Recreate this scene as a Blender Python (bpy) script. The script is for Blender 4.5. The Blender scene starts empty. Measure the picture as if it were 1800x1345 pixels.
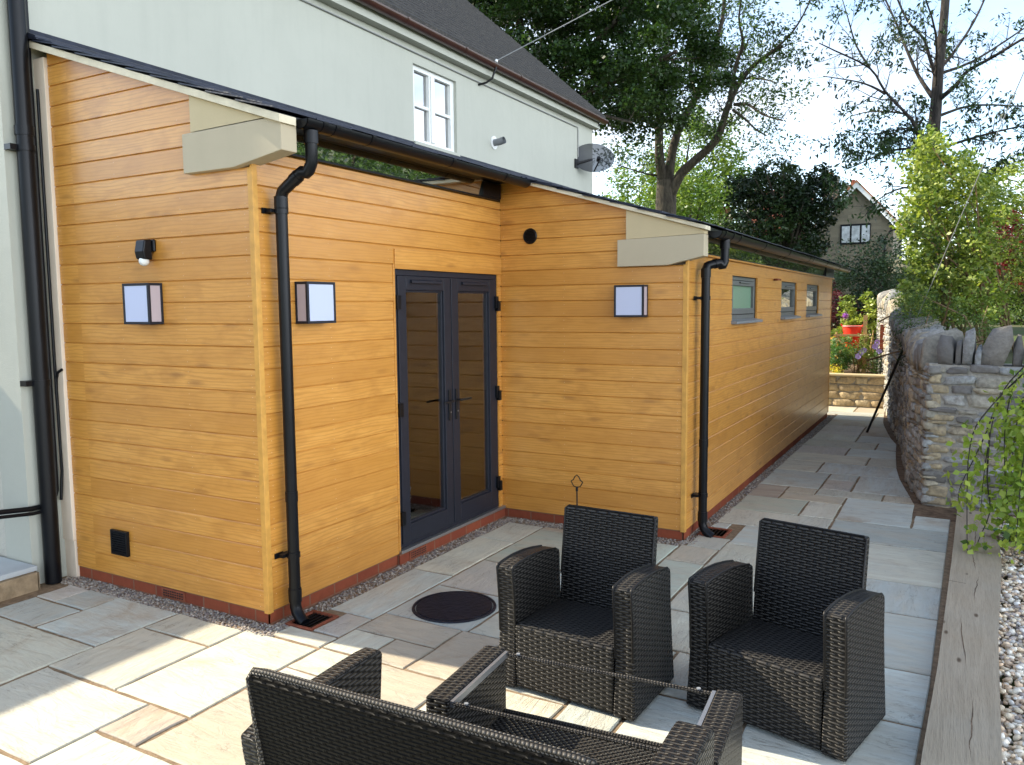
import bpy, bmesh, math, random
import numpy as np
from mathutils import Vector, Matrix
C = bpy.context.scene.collection
S = bpy.context.scene
PI = math.pi
rng = np.random.default_rng(7)
random.seed(7)

# ------------------------------------------------------------ camera
cam_d = bpy.data.cameras.new('camera'); cam = bpy.data.objects.new('camera', cam_d); C.objects.link(cam)
Rr = Vector((0.8731542, 0.48736092, -0.00900435)); Ru = Vector((-0.03845366, 0.08728496, 0.99544093)); Rf = Vector((-0.48592495, 0.86882718, -0.09495404))
cam.matrix_world = Matrix(((Rr.x, Ru.x, -Rf.x, 3.46), (Rr.y, Ru.y, -Rf.y, -3.2524), (Rr.z, Ru.z, -Rf.z, 1.85), (0, 0, 0, 1)))
cam_d.sensor_width = 36; cam_d.lens = 28.113; cam_d.clip_end = 2000; cam_d.clip_start = 0.05
S.camera = cam
# ------------------------------------------------------------ light
SUN_DIR = Vector((1.0, 0.095, -0.72)).normalized()          # the way the rays travel
SUN_EL = math.asin(-SUN_DIR.z)
sd = bpy.data.lights.new('sun', 'SUN'); sd.energy = 3.4; sd.angle = math.radians(0.55); sd.color = (1, .89, .70)
sun = bpy.data.objects.new('sun', sd); C.objects.link(sun); sun.location = (-20, 0, 20)
sun.rotation_euler = SUN_DIR.to_track_quat('-Z', 'Y').to_euler()
W = bpy.data.worlds.new('World'); S.world = W; W.use_nodes = True
wt = W.node_tree; wt.nodes.clear()
wo = wt.nodes.new('ShaderNodeOutputWorld'); bg = wt.nodes.new('ShaderNodeBackground'); bg.inputs[1].default_value = 0.142
sky = wt.nodes.new('ShaderNodeTexSky'); sky.sky_type = 'NISHITA'; sky.sun_disc = False
sky.sun_elevation = SUN_EL; sky.sun_rotation = math.atan2(-SUN_DIR.x, -SUN_DIR.y); sky.air_density = 1.0; sky.dust_density = .35; sky.ozone_density = 1.0
tc = wt.nodes.new('ShaderNodeTexCoord'); mp = wt.nodes.new('ShaderNodeMapping'); mp.inputs['Scale'].default_value = (1, 1, 2.4); mp.inputs['Location'].default_value = (.35, .1, .2)
nz = wt.nodes.new('ShaderNodeTexNoise'); nz.inputs['Scale'].default_value = 2.3; nz.inputs['Detail'].default_value = 7; nz.inputs['Roughness'].default_value = .55
cr = wt.nodes.new('ShaderNodeValToRGB'); cr.color_ramp.elements[0].position = .42; cr.color_ramp.elements[1].position = .68
mx = wt.nodes.new('ShaderNodeMix'); mx.data_type = 'RGBA'; 
bw = wt.nodes.new('ShaderNodeRGBToBW'); cm = wt.nodes.new('ShaderNodeMix'); cm.data_type = 'RGBA'; cm.blend_type = 'MULTIPLY'; cm.inputs[0].default_value = 1; 
# unseen bright cloud added opposite the sun, to lift the walls facing it
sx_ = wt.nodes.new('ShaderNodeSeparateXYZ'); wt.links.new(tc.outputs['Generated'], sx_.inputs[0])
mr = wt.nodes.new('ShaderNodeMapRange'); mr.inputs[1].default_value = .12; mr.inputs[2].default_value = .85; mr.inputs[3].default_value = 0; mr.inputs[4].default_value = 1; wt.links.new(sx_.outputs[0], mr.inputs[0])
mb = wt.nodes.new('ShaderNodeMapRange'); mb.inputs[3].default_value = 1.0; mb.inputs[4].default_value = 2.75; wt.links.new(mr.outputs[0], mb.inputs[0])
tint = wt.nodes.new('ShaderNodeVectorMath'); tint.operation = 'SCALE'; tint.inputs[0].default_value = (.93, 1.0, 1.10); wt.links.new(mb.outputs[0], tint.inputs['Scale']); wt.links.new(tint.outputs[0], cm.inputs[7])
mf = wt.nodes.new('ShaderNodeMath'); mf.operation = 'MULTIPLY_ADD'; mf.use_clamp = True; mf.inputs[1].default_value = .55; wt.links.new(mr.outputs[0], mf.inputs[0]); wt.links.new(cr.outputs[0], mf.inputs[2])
wt.links.new(tc.outputs['Generated'], mp.inputs[0]); wt.links.new(mp.outputs[0], nz.inputs['Vector']); wt.links.new(nz.outputs[0], cr.inputs[0])
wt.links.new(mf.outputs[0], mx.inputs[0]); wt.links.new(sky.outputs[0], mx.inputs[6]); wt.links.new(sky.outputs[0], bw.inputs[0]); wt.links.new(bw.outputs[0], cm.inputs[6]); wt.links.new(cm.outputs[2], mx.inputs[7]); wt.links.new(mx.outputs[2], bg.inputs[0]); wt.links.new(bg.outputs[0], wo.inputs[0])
S.view_settings.view_transform = 'Standard'; S.view_settings.look = 'None'; S.view_settings.gamma = 1; S.view_settings.exposure = 1.68
S.render.engine = 'CYCLES'
try:
    S.cycles.max_bounces = 8; S.cycles.transparent_max_bounces = 16
except Exception: pass

# ------------------------------------------------------------ material helpers
class N:
    def __init__(s, name):
        s.m = bpy.data.materials.new(name); s.m.use_nodes = True; s.t = s.m.node_tree; s.t.nodes.clear()
        s.out = s.t.nodes.new('ShaderNodeOutputMaterial')
        s.b = s.t.nodes.new('ShaderNodeBsdfPrincipled'); s.t.links.new(s.b.outputs[0], s.out.inputs[0])
    def n(s, typ, **kw):
        x = s.t.nodes.new('ShaderNode' + typ)
        for k, v in kw.items(): setattr(x, k, v)
        return x
    def l(s, a, b): s.t.links.new(a, b)
    def put(s, sock, v):
        if isinstance(v, (int, float)): sock.default_value = v
        elif isinstance(v, tuple): sock.default_value = v if len(v) == len(sock.default_value) else tuple(v) + (1,)
        else: s.l(v, sock)
    def math(s, op, a, b=None, c=None):
        x = s.n('Math', operation=op); s.put(x.inputs[0], a)
        if b is not None: s.put(x.inputs[1], b)
        if c is not None: s.put(x.inputs[2], c)
        return x.outputs[0]
    def noise(s, vec, scale=5, detail=4, rough=.5, dist=0, col=False):
        x = s.n('TexNoise'); s.put(x.inputs['Scale'], scale); x.inputs['Detail'].default_value = detail; x.inputs['Roughness'].default_value = rough; x.inputs['Distortion'].default_value = dist
        if vec is not None: s.l(vec, x.inputs['Vector'])
        return x.outputs[1 if col else 0]
    def ramp(s, f, pts):
        x = s.n('ValToRGB'); e = x.color_ramp.elements
        while len(e) < len(pts): e.new(.5)
        for q, (p, c) in zip(e, pts): q.position = p; q.color = (c, c, c, 1) if isinstance(c, (int, float)) else tuple(c) + (1,)
        s.l(f, x.inputs[0]); return x.outputs[0]
    def mix(s, f, a, b, mode='MIX'):
        x = s.n('Mix', data_type='RGBA', blend_type=mode); s.put(x.inputs[0], f); s.put(x.inputs[6], a); s.put(x.inputs[7], b); return x.outputs[2]
    def obj(s): return s.n('TexCoord').outputs['Object']
    def sep(s, v):
        x = s.n('SeparateXYZ'); s.l(v, x.inputs[0]); return x.outputs
    def comb(s, a, b, c):
        x = s.n('CombineXYZ'); s.put(x.inputs[0], a); s.put(x.inputs[1], b); s.put(x.inputs[2], c); return x.outputs[0]
    def attr(s, name='Col'):
        x = s.n('Attribute', attribute_name=name); return x
    def bump(s, h, strength=.5, dist=.01):
        x = s.n('Bump'); x.inputs['Strength'].default_value = strength; x.inputs['Distance'].default_value = dist; s.l(h, x.inputs['Height']); s.l(x.outputs[0], s.b.inputs['Normal']); return x
    def base(s, c, rough=.6, spec=.5, metal=0):
        s.put(s.b.inputs['Base Color'], c); s.put(s.b.inputs['Roughness'], rough); s.b.inputs['Specular IOR Level'].default_value = spec; s.b.inputs['Metallic'].default_value = metal; return s
M = {}
def simple(name, col, rough=.5, spec=.5, metal=0, nscale=None, var=.15, bump=0, bs=60):
    a = N(name); c = col
    if nscale:
        f = a.noise(a.obj(), nscale, 5, .6)
        c = a.mix(a.ramp(f, [(.3, 0), (.7, 1)]), tuple(x * (1 - var) for x in col), tuple(min(1, x * (1 + var)) for x in col))
    a.base(c, rough, spec, metal)
    if bump: a.bump(a.noise(a.obj(), bs, 4, .6), bump, .01)
    M[name] = a.m; return a.m

def m_clad(name, k=1.0):
    a = N(name); X = a.sep(a.obj()); L = a.math('ADD', X[0], X[1]); z = X[2]
    row = a.math('FLOOR', a.math('DIVIDE', a.math('SUBTRACT', z, .08), .1295))
    wn = a.n('TexWhiteNoise', noise_dimensions='2D'); a.l(a.comb(row, a.math('FLOOR', a.math('DIVIDE', X[0], 1.63)), 0), wn.inputs['Vector'])
    r = wn.outputs['Value']; off = a.math('MULTIPLY', r, 37.0)
    v1 = a.comb(a.math('ADD', a.math('MULTIPLY', L, 1.5), off), a.math('MULTIPLY', z, 13), off)
    g1 = a.noise(v1, 1.6, 6, .62, 1.3)
    v2 = a.comb(a.math('ADD', a.math('MULTIPLY', L, 5), off), a.math('MULTIPLY', z, 210), off)
    g2 = a.noise(v2, 1.0, 4, .6, .4)
    v3 = a.comb(a.math('ADD', a.math('MULTIPLY', L, 4.0), off), a.math('MULTIPLY', z, 9), off)
    g3 = a.noise(v3, 1.1, 4, .55, .5)
    wv = a.n('TexWave', wave_type='BANDS', bands_direction='Y'); wv.inputs['Scale'].default_value = 1.4; wv.inputs['Distortion'].default_value = 9; wv.inputs['Detail'].default_value = 3; wv.inputs['Detail Scale'].default_value = 1.2
    a.l(a.comb(a.math('ADD', a.math('MULTIPLY', L, 1.2), off), a.math('MULTIPLY', z, 10), off), wv.inputs['Vector'])
    vk = a.n('TexVoronoi'); vk.inputs['Scale'].default_value = 1; a.l(a.comb(a.math('ADD', a.math('MULTIPLY', L, 2.2), off), a.math('MULTIPLY', z, 7.72), off), vk.inputs['Vector'])
    knot = a.ramp(vk.outputs['Distance'], [(.0, 1), (.07, .9), (.20, 0)])
    c = a.mix(a.ramp(g1, [(.3, 0), (.72, 1)]), (.70 * k, .345 * k, .075 * k), (.60 * k, .270 * k, .046 * k))
    c = a.mix(a.math('MULTIPLY', a.ramp(wv.outputs[1], [(.55, 0), (1, 1)]), .55), c, (.44 * k, .18 * k, .026 * k))
    c = a.mix(a.math('MULTIPLY', a.ramp(g2, [(.42, 0), (.7, 1)]), .22), c, (.45 * k, .18 * k, .026 * k))
    c = a.mix(a.math('MULTIPLY', a.ramp(g3, [(.46, 0), (.74, 1)]), .5), c, (.36 * k, .14 * k, .02 * k))
    c = a.mix(a.math('MULTIPLY', knot, .5), c, (.20, .07, .016))
    c = a.mix(a.math('MULTIPLY', a.math('POWER', r, 1.6), .6), c, (.47 * k, .195 * k, .028 * k))
    a.base(c, .40, .45); a.b.inputs['Coat Weight'].default_value = .3; a.b.inputs['Coat Roughness'].default_value = .22
    a.bump(a.math('ADD', a.math('MULTIPLY', g2, .6), g1), .25, .004)
    M[name] = a.m
m_clad('clad', .98)
simple('trimwood', (.56, .285, .056), .5, .4, nscale=14, var=.16)
def m_plaster(name, col, b=.25):
    a = N(name); o = a.obj(); f = a.noise(o, 1.1, 5, .6); g = a.noise(o, 90, 3, .6); h = a.noise(o, 7, 4, .6)
    c = a.mix(a.ramp(f, [(.3, 0), (.75, 1)]), col, tuple(x * .93 for x in col)); c = a.mix(a.math('MULTIPLY', a.ramp(h, [(.5, 0), (.8, 1)]), .14), c, tuple(x * .78 for x in col))
    st = a.noise(a.comb(a.math('MULTIPLY', a.sep(o)[0], 3), a.math('MULTIPLY', a.sep(o)[1], 3), a.math('MULTIPLY', a.sep(o)[2], .35)), 2.0, 5, .6); c = a.mix(a.math('MULTIPLY', a.ramp(st, [(.5, 0), (.75, 1)]), .30), c, tuple(x * .80 for x in col))
    a.base(c, .85, .2); a.bump(a.math('ADD', g, a.math('MULTIPLY', h, 2)), b, .006); M[name] = a.m
m_plaster('render', (.45, .455, .39)); m_plaster('roughrender', (.52, .50, .43), .9)
m_plaster('caststone', (.47, .40, .28), .12); m_plaster('caststone2', (.53, .43, .26), .12)
simple('pilaster', (.72, .61, .48), .7, .3, nscale=3, var=.06)
simple('plastic', (.0045, .005, .0065), .33, .22, nscale=9, var=.2)
simple('brownplastic', (.05, .018, .012), .3, .4, nscale=9, var=.2)
simple('anthracite', (.016, .018, .026), .42, .25, nscale=14, var=.12)
simple('greyframe', (.12, .125, .12), .45, .4, nscale=14, var=.1)
simple('blackmetal', (.008, .008, .009), .5, .3, nscale=30, var=.3, bump=.2)
simple('whitepaint', (.74, .75, .72), .45, .4, nscale=10, var=.05)
simple('diffuser', (.50, .54, .70), .35, .4)
simple('diffuser_side', (.46, .40, .44), .35, .4)
simple('verge', (.66, .58, .42), .7, .3, nscale=9, var=.14, bump=.2, bs=30)
simple('slate', (.022, .026, .042), .55, .35, nscale=8, var=.45, bump=.6, bs=25)
simple('sill', (.20, .21, .22), .4, .4, nscale=12, var=.08)
simple('steel', (.35, .36, .37), .35, .5, .8)
simple('curtain', (.72, .68, .62), .9, .1)
simple('interior', (.10, .075, .055), .9, .1, nscale=2, var=.3)
simple('soil', (.15, .105, .07), .95, .1, nscale=12, var=.5, bump=.8, bs=40)
simple('joint', (.23, .165, .105), .95, .1, nscale=25, var=.35, bump=.5, bs=120)
simple('terracotta', (.22, .065, .035), .8, .2, nscale=18, var=.3, bump=.4, bs=80)
simple('redplastic', (.85, .045, .02), .4, .4)
simple('pinkrim', (.8, .35, .33), .4, .4)
simple('bench', (.42, .27, .12), .7, .2, nscale=14, var=.2)
simple('slatetop', (.42, .45, .46), .6, .3, nscale=3, var=.1, bump=.2, bs=20)
simple('wire', (.30, .30, .29), .5, .3)
simple('manhole', (.009, .010, .018), .45, .3, nscale=35, var=.5, bump=.5, bs=30)
simple('whiteorn', (.8, .8, .78), .4, .4, nscale=25, var=.1)
simple('lilac', (.45, .35, .8), .6, .2); simple('purple', (.25, .06, .35), .6, .2); simple('yellowfl', (.85, .62, .03), .6, .2); simple('orangefl', (.85, .28, .08), .6, .2)
def m_brick(name, c1, c2, mortar, sc=1.0, bw=.225, rh=.075):
    a = N(name); X = a.sep(a.obj()); v = a.comb(a.math('ADD', X[0], X[1]), X[2], 0)
    b = a.n('TexBrick'); b.inputs['Scale'].default_value = 1; b.inputs['Brick Width'].default_value = bw; b.inputs['Row Height'].default_value = rh; b.inputs['Mortar Size'].default_value = .006
    b.inputs['Color1'].default_value = c1 + (1,); b.inputs['Color2'].default_value = c2 + (1,); b.inputs['Mortar'].default_value = mortar + (1,); a.l(v, b.inputs['Vector'])
    f = a.noise(a.obj(), 22, 5, .6); c = a.mix(a.math('MULTIPLY', f, .6), b.outputs[0], tuple(x * .4 for x in c1), 'MIX')
    a.base(c, .8, .2); a.bump(a.math('SUBTRACT', f, a.math('MULTIPLY', b.outputs[1], 1.5)), .6, .006); M[name] = a.m
m_brick('brick', (.30, .075, .035), (.22, .05, .028), (.24, .13, .08))
m_brick('farstone', (.27, .235, .165), (.17, .15, .11), (.20, .18, .135), bw=.4, rh=.16)
m_brick('redtile', (.26, .085, .05), (.19, .06, .04), (.09, .035, .025), bw=.3, rh=.2)
m_brick('orangetile', (.50, .20, .09), (.42, .16, .08), (.2, .08, .05), bw=.3, rh=.2)
def m_tiles():
    a = N('rooftile'); X = a.sep(a.obj()); f = a.noise(a.obj(), 9, 6, .7); g = a.noise(a.obj(), 55, 4, .7)
    c = a.mix(a.ramp(f, [(.3, 0), (.7, 1)]), (.075, .070, .062), (.036, .034, .034)); c = a.mix(a.math('MULTIPLY', a.ramp(g, [(.52, 0), (.7, 1)]), .5), c, (.22, .19, .15))
    a.base(c, .9, .2); a.bump(g, .8, .02); M['rooftile'] = a.m
m_tiles()
def m_slab():
    a = N('sandstone'); at = a.attr('Col'); X = a.sep(a.obj()); ran = a.attr('Rnd').outputs['Fac']
    sw = a.math('GREATER_THAN', a.math('FRACT', a.math('MULTIPLY', ran, 7.3)), .42)
    u = a.math('ADD', a.math('MULTIPLY', X[0], sw), a.math('MULTIPLY', X[1], a.math('SUBTRACT', 1, sw))); w = a.math('ADD', a.math('MULTIPLY', X[1], sw), a.math('MULTIPLY', X[0], a.math('SUBTRACT', 1, sw)))
    o = a.math('MULTIPLY', ran, 91)
    v = a.comb(a.math('ADD', u, o), a.math('MULTIPLY', w, 4.5), o)
    s1 = a.noise(v, 1.6, 6, .6, .9); s2 = a.noise(v, 7, 6, .65, .5)
    blotch = a.noise(a.comb(a.math('ADD', X[0], o), X[1], o), 2.2, 5, .6, .5)
    c = a.mix(a.ramp(s1, [(.35, 0), (.7, 1)]), at.outputs['Color'], (.48, .43, .33))
    c = a.mix(.75, at.outputs['Color'], c)
    c = a.mix(a.math('MULTIPLY', a.ramp(blotch, [(.48, 0), (.75, 1)]), .5), c, (.36, .37, .34))
    rust = a.ramp(a.noise(a.comb(a.math('ADD', X[0], o), X[1], a.math('MULTIPLY', o, 2)), 1.3, 6, .7, 1.2), [(.56, 0), (.72, 1)])
    c = a.mix(a.math('MULTIPLY', rust, .55), c, (.30, .19, .10))
    c = a.mix(a.math('MULTIPLY', a.ramp(s2, [(.48, 0), (.75, 1)]), .30), c, (.24, .22, .18))
    rl = a.noise(v, 2.1, 7, .62, 1.2); line = a.ramp(a.math('ABSOLUTE', a.math('SUBTRACT', rl, .47)), [(0, 1), (.004, .8), (.012, 0)]); msk = a.ramp(blotch, [(.47, 0), (.56, 1)]); c = a.mix(a.math('MULTIPLY', a.math('MULTIPLY', line, msk), .55), c, (.16, .13, .09))
    a.base(c, .62, .3); fine = a.noise(a.obj(), 60, 5, .65); rif = a.noise(v, 3.2, 7, .65, 1.6)
    a.bump(a.math('ADD', a.math('MULTIPLY', a.ramp(rif, [(.40, 0), (.5, .6), (.51, .8), (.6, 1)]), .7), a.math('MULTIPLY', fine, .35)), .6, .006); M['sandstone'] = a.m
m_slab()
def m_attr(name, rough=.8, bump=.5, bs=60, var=.25, spec=.25, ns=25):
    a = N(name); at = a.attr('Col'); f = a.noise(a.obj(), ns, 5, .65)
    c = a.mix(a.math('MULTIPLY', a.ramp(f, [(.35, 0), (.7, 1)]), var * 2), at.outputs['Color'], (.12, .105, .09)); a.base(c, rough, spec)
    if bump: a.bump(a.noise(a.obj(), bs, 5, .65), bump, .012)
    M[name] = a.m
m_attr('pebble', .7, .2, 200, .08, ns=150); m_attr('rubble', .9, .9, 35, .35)
def m_mortar():
    a = N('mortar'); f = a.noise(a.obj(), 14, 6, .7); a.base(a.mix(a.ramp(f, [(.3, 0), (.7, 1)]), (.30, .275, .235), (.42, .39, .34)), .95, .1); a.bump(a.noise(a.obj(), 50, 5, .7), .9, .02); M['mortar'] = a.m
m_mortar()
def m_leaf(name, tr=.35, rough=.45, spec=.35):
    a = N(name); at = a.attr('Col').outputs['Color']; a.base(at, rough, spec)
    t = a.n('BsdfTranslucent'); a.l(a.mix(.5, at, (.5, .62, .08), 'MIX'), t.inputs[0]); a.t.nodes[-1]
    mixc = a.mix(1.0, at, (1.7, 1.8, .7), 'MULTIPLY'); a.l(mixc, t.inputs[0])
    ms = a.n('MixShader'); ms.inputs[0].default_value = tr; a.l(a.b.outputs[0], ms.inputs[1]); a.l(t.outputs[0], ms.inputs[2]); a.l(ms.outputs[0], a.out.inputs[0]); M[name] = a.m
m_leaf('leaf', .28); m_leaf('leafdark', .10, .45, .35)
def m_bark(name, c1, c2):
    a = N(name); X = a.sep(a.obj()); f = a.noise(a.comb(a.math('MULTIPLY', X[0], 3), a.math('MULTIPLY', X[1], 3), a.math('MULTIPLY', X[2], .7)), 4, 7, .7, .6)
    a.base(a.mix(a.ramp(f, [(.35, 0), (.65, 1)]), c1, c2), .9, .1); a.bump(f, .8, .05); M[name] = a.m
m_bark('bark', (.035, .03, .024), (.10, .085, .065)); m_bark('barkgrey', (.028, .024, .022), (.075, .065, .058))
def m_sleeper():
    a = N('sleeper'); X = a.sep(a.obj()); v = a.comb(a.math('MULTIPLY', X[0], 22), a.math('MULTIPLY', X[1], 1.1), X[2])
    f = a.noise(v, 1.5, 6, .6, .7); g = a.noise(v, 9, 5, .6, .3); kn = a.n('TexVoronoi'); kn.inputs['Scale'].default_value = 1; a.l(a.comb(a.math('MULTIPLY', X[0], 7), a.math('MULTIPLY', X[1], 2.4), 0), kn.inputs['Vector'])
    c = a.mix(a.ramp(f, [(.3, 0), (.7, 1)]), (.42, .34, .24), (.31, .245, .165)); c = a.mix(a.math('MULTIPLY', a.ramp(g, [(.5, 0), (.72, 1)]), .4), c, (.14, .095, .06))
    big = a.noise(a.comb(X[0], a.math('MULTIPLY', X[1], 1.2), 0), 2.5, 4, .5); c = a.mix(a.math('MULTIPLY', big, .5), c, (.38, .36, .30))
    c = a.mix(a.ramp(kn.outputs[0], [(.05, .8), (.10, 0)]), c, (.06, .03, .015))
    cr_ = a.noise(a.comb(a.math('MULTIPLY', X[0], 9), a.math('MULTIPLY', X[1], .8), 0), 1.3, 5, .55, .35)
    crack0 = a.ramp(a.math('ABSOLUTE', a.math('SUBTRACT', cr_, .5)), [(.0, 1), (.006, 1), (.010, 0)])
    crack = a.math('MULTIPLY', crack0, 0.0)
    a.base(c, .85, .15); a.bump(a.math('SUBTRACT', g, a.math('MULTIPLY', crack, 2)), .5, .006); M['sleeper'] = a.m
m_sleeper()
def m_wicker(name, pu=.062, pv=.0125, holes=0.0, light=1.0):
    a = N(name); uv = a.n('UVMap', uv_map='UVMap').outputs[0]; X = a.sep(uv); u, v = X[0], X[1]
    jit = a.noise(uv, 9, 2, .5); u = a.math('ADD', u, a.math('MULTIPLY', a.math('SUBTRACT', jit, .5), .006)); v = a.math('ADD', v, a.math('MULTIPLY', a.math('SUBTRACT', jit, .5), .003))
    iv = a.math('DIVIDE', v, pv); row = a.math('FLOOR', iv); fr = a.math('SUBTRACT', iv, row)
    ra = a.math('SINE', a.math('MULTIPLY', fr, PI))
    ph = a.math('ADD', a.math('MULTIPLY', a.math('DIVIDE', u, pu), 2 * PI), a.math('MULTIPLY', row, PI))
    cb = a.ramp(a.math('ADD', a.math('MULTIPLY', a.math('COSINE', ph), .5), .5), [(.08, 0), (.42, .8), (1, 1)])
    h = a.math('MULTIPLY', a.math('POWER', ra, .6), a.math('ADD', a.math('MULTIPLY', a.math('POWER', cb, .7), .85), .15))
    rib = a.math('POWER', a.math('ABSOLUTE', a.math('COSINE', a.math('MULTIPLY', a.math('DIVIDE', u, pu), 2 * PI))), 3)
    wn = a.noise(uv, 14, 3, .6)
    k = light
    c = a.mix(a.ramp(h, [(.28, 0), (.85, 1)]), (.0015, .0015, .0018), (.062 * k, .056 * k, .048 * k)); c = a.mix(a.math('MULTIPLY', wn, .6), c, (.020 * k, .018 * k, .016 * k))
    a.base(c, .40 if light > .3 else .5, .2 if light > .3 else .08); a.bump(h, 1.0, .010)
    if holes:
        tr = a.n('BsdfTransparent'); ms = a.n('MixShader')
        hole = a.math('LESS_THAN', h, holes); a.l(hole, ms.inputs[0]); a.l(a.b.outputs[0], ms.inputs[1]); a.l(tr.outputs[0], ms.inputs[2]); a.l(ms.outputs[0], a.out.inputs[0])
    M[name] = a.m
m_wicker('wicker'); m_wicker('wickershelf', .03, .014, .10); m_wicker('wickershaded', .050, .012, 0, .10)  # last one: shade on the sofa back put into a darker wicker colour
def m_glass(name, tint=(.75, .8, .78), boost=1.5):
    a = N(name); tr = a.n('BsdfTransparent'); tr.inputs[0].default_value = tint + (1,); gl = a.n('BsdfGlossy'); gl.inputs['Roughness'].default_value = 0.01; gl.inputs[0].default_value = (1, 1, 1, 1)
    fr = a.n('Fresnel'); fr.inputs[0].default_value = 1.5; ms = a.n('MixShader'); a.l(a.math('MINIMUM', a.math('MULTIPLY', fr.outputs[0], boost), 1.0), ms.inputs[0]); a.l(tr.outputs[0], ms.inputs[1]); a.l(gl.outputs[0], ms.inputs[2]); a.l(ms.outputs[0], a.out.inputs[0]); M[name] = a.m
m_glass('glass', (.86, .87, .85), 2.4); m_glass('glassdark', (.10, .11, .11), 6.0)
def m_mirror():
    a = N('mirrorglass'); a.base((.012, .014, .014), .3, .2); gl = a.n('BsdfGlossy'); gl.inputs['Roughness'].default_value = 0.01; gl.inputs[0].default_value = (.9, .95, .92, 1)
    fr = a.n('Fresnel'); fr.inputs[0].default_value = 1.5; ms = a.n('MixShader'); a.l(a.math('MINIMUM', a.math('MULTIPLY', fr.outputs[0], 4.0), .5), ms.inputs[0]); a.l(a.b.outputs[0], ms.inputs[1]); a.l(gl.outputs[0], ms.inputs[2]); a.l(ms.outputs[0], a.out.inputs[0]); M['mirrorglass'] = a.m
m_mirror()
def m_frost():
    a = N('frosted'); a.base((.18, .30, .20), .25, .6); a.bump(a.noise(a.obj(), 60, 3, .6), .6, .01); M['frosted'] = a.m
m_frost()
def m_dish():
    a = N('dishmesh'); a.base((.022, .025, .032), .5, .4); tr = a.n('BsdfTransparent'); ms = a.n('MixShader'); ms.inputs[0].default_value = .14
    a.l(a.b.outputs[0], ms.inputs[1]); a.l(tr.outputs[0], ms.inputs[2]); a.l(ms.outputs[0], a.out.inputs[0]); M['dishmesh'] = a.m
m_dish()

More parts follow.
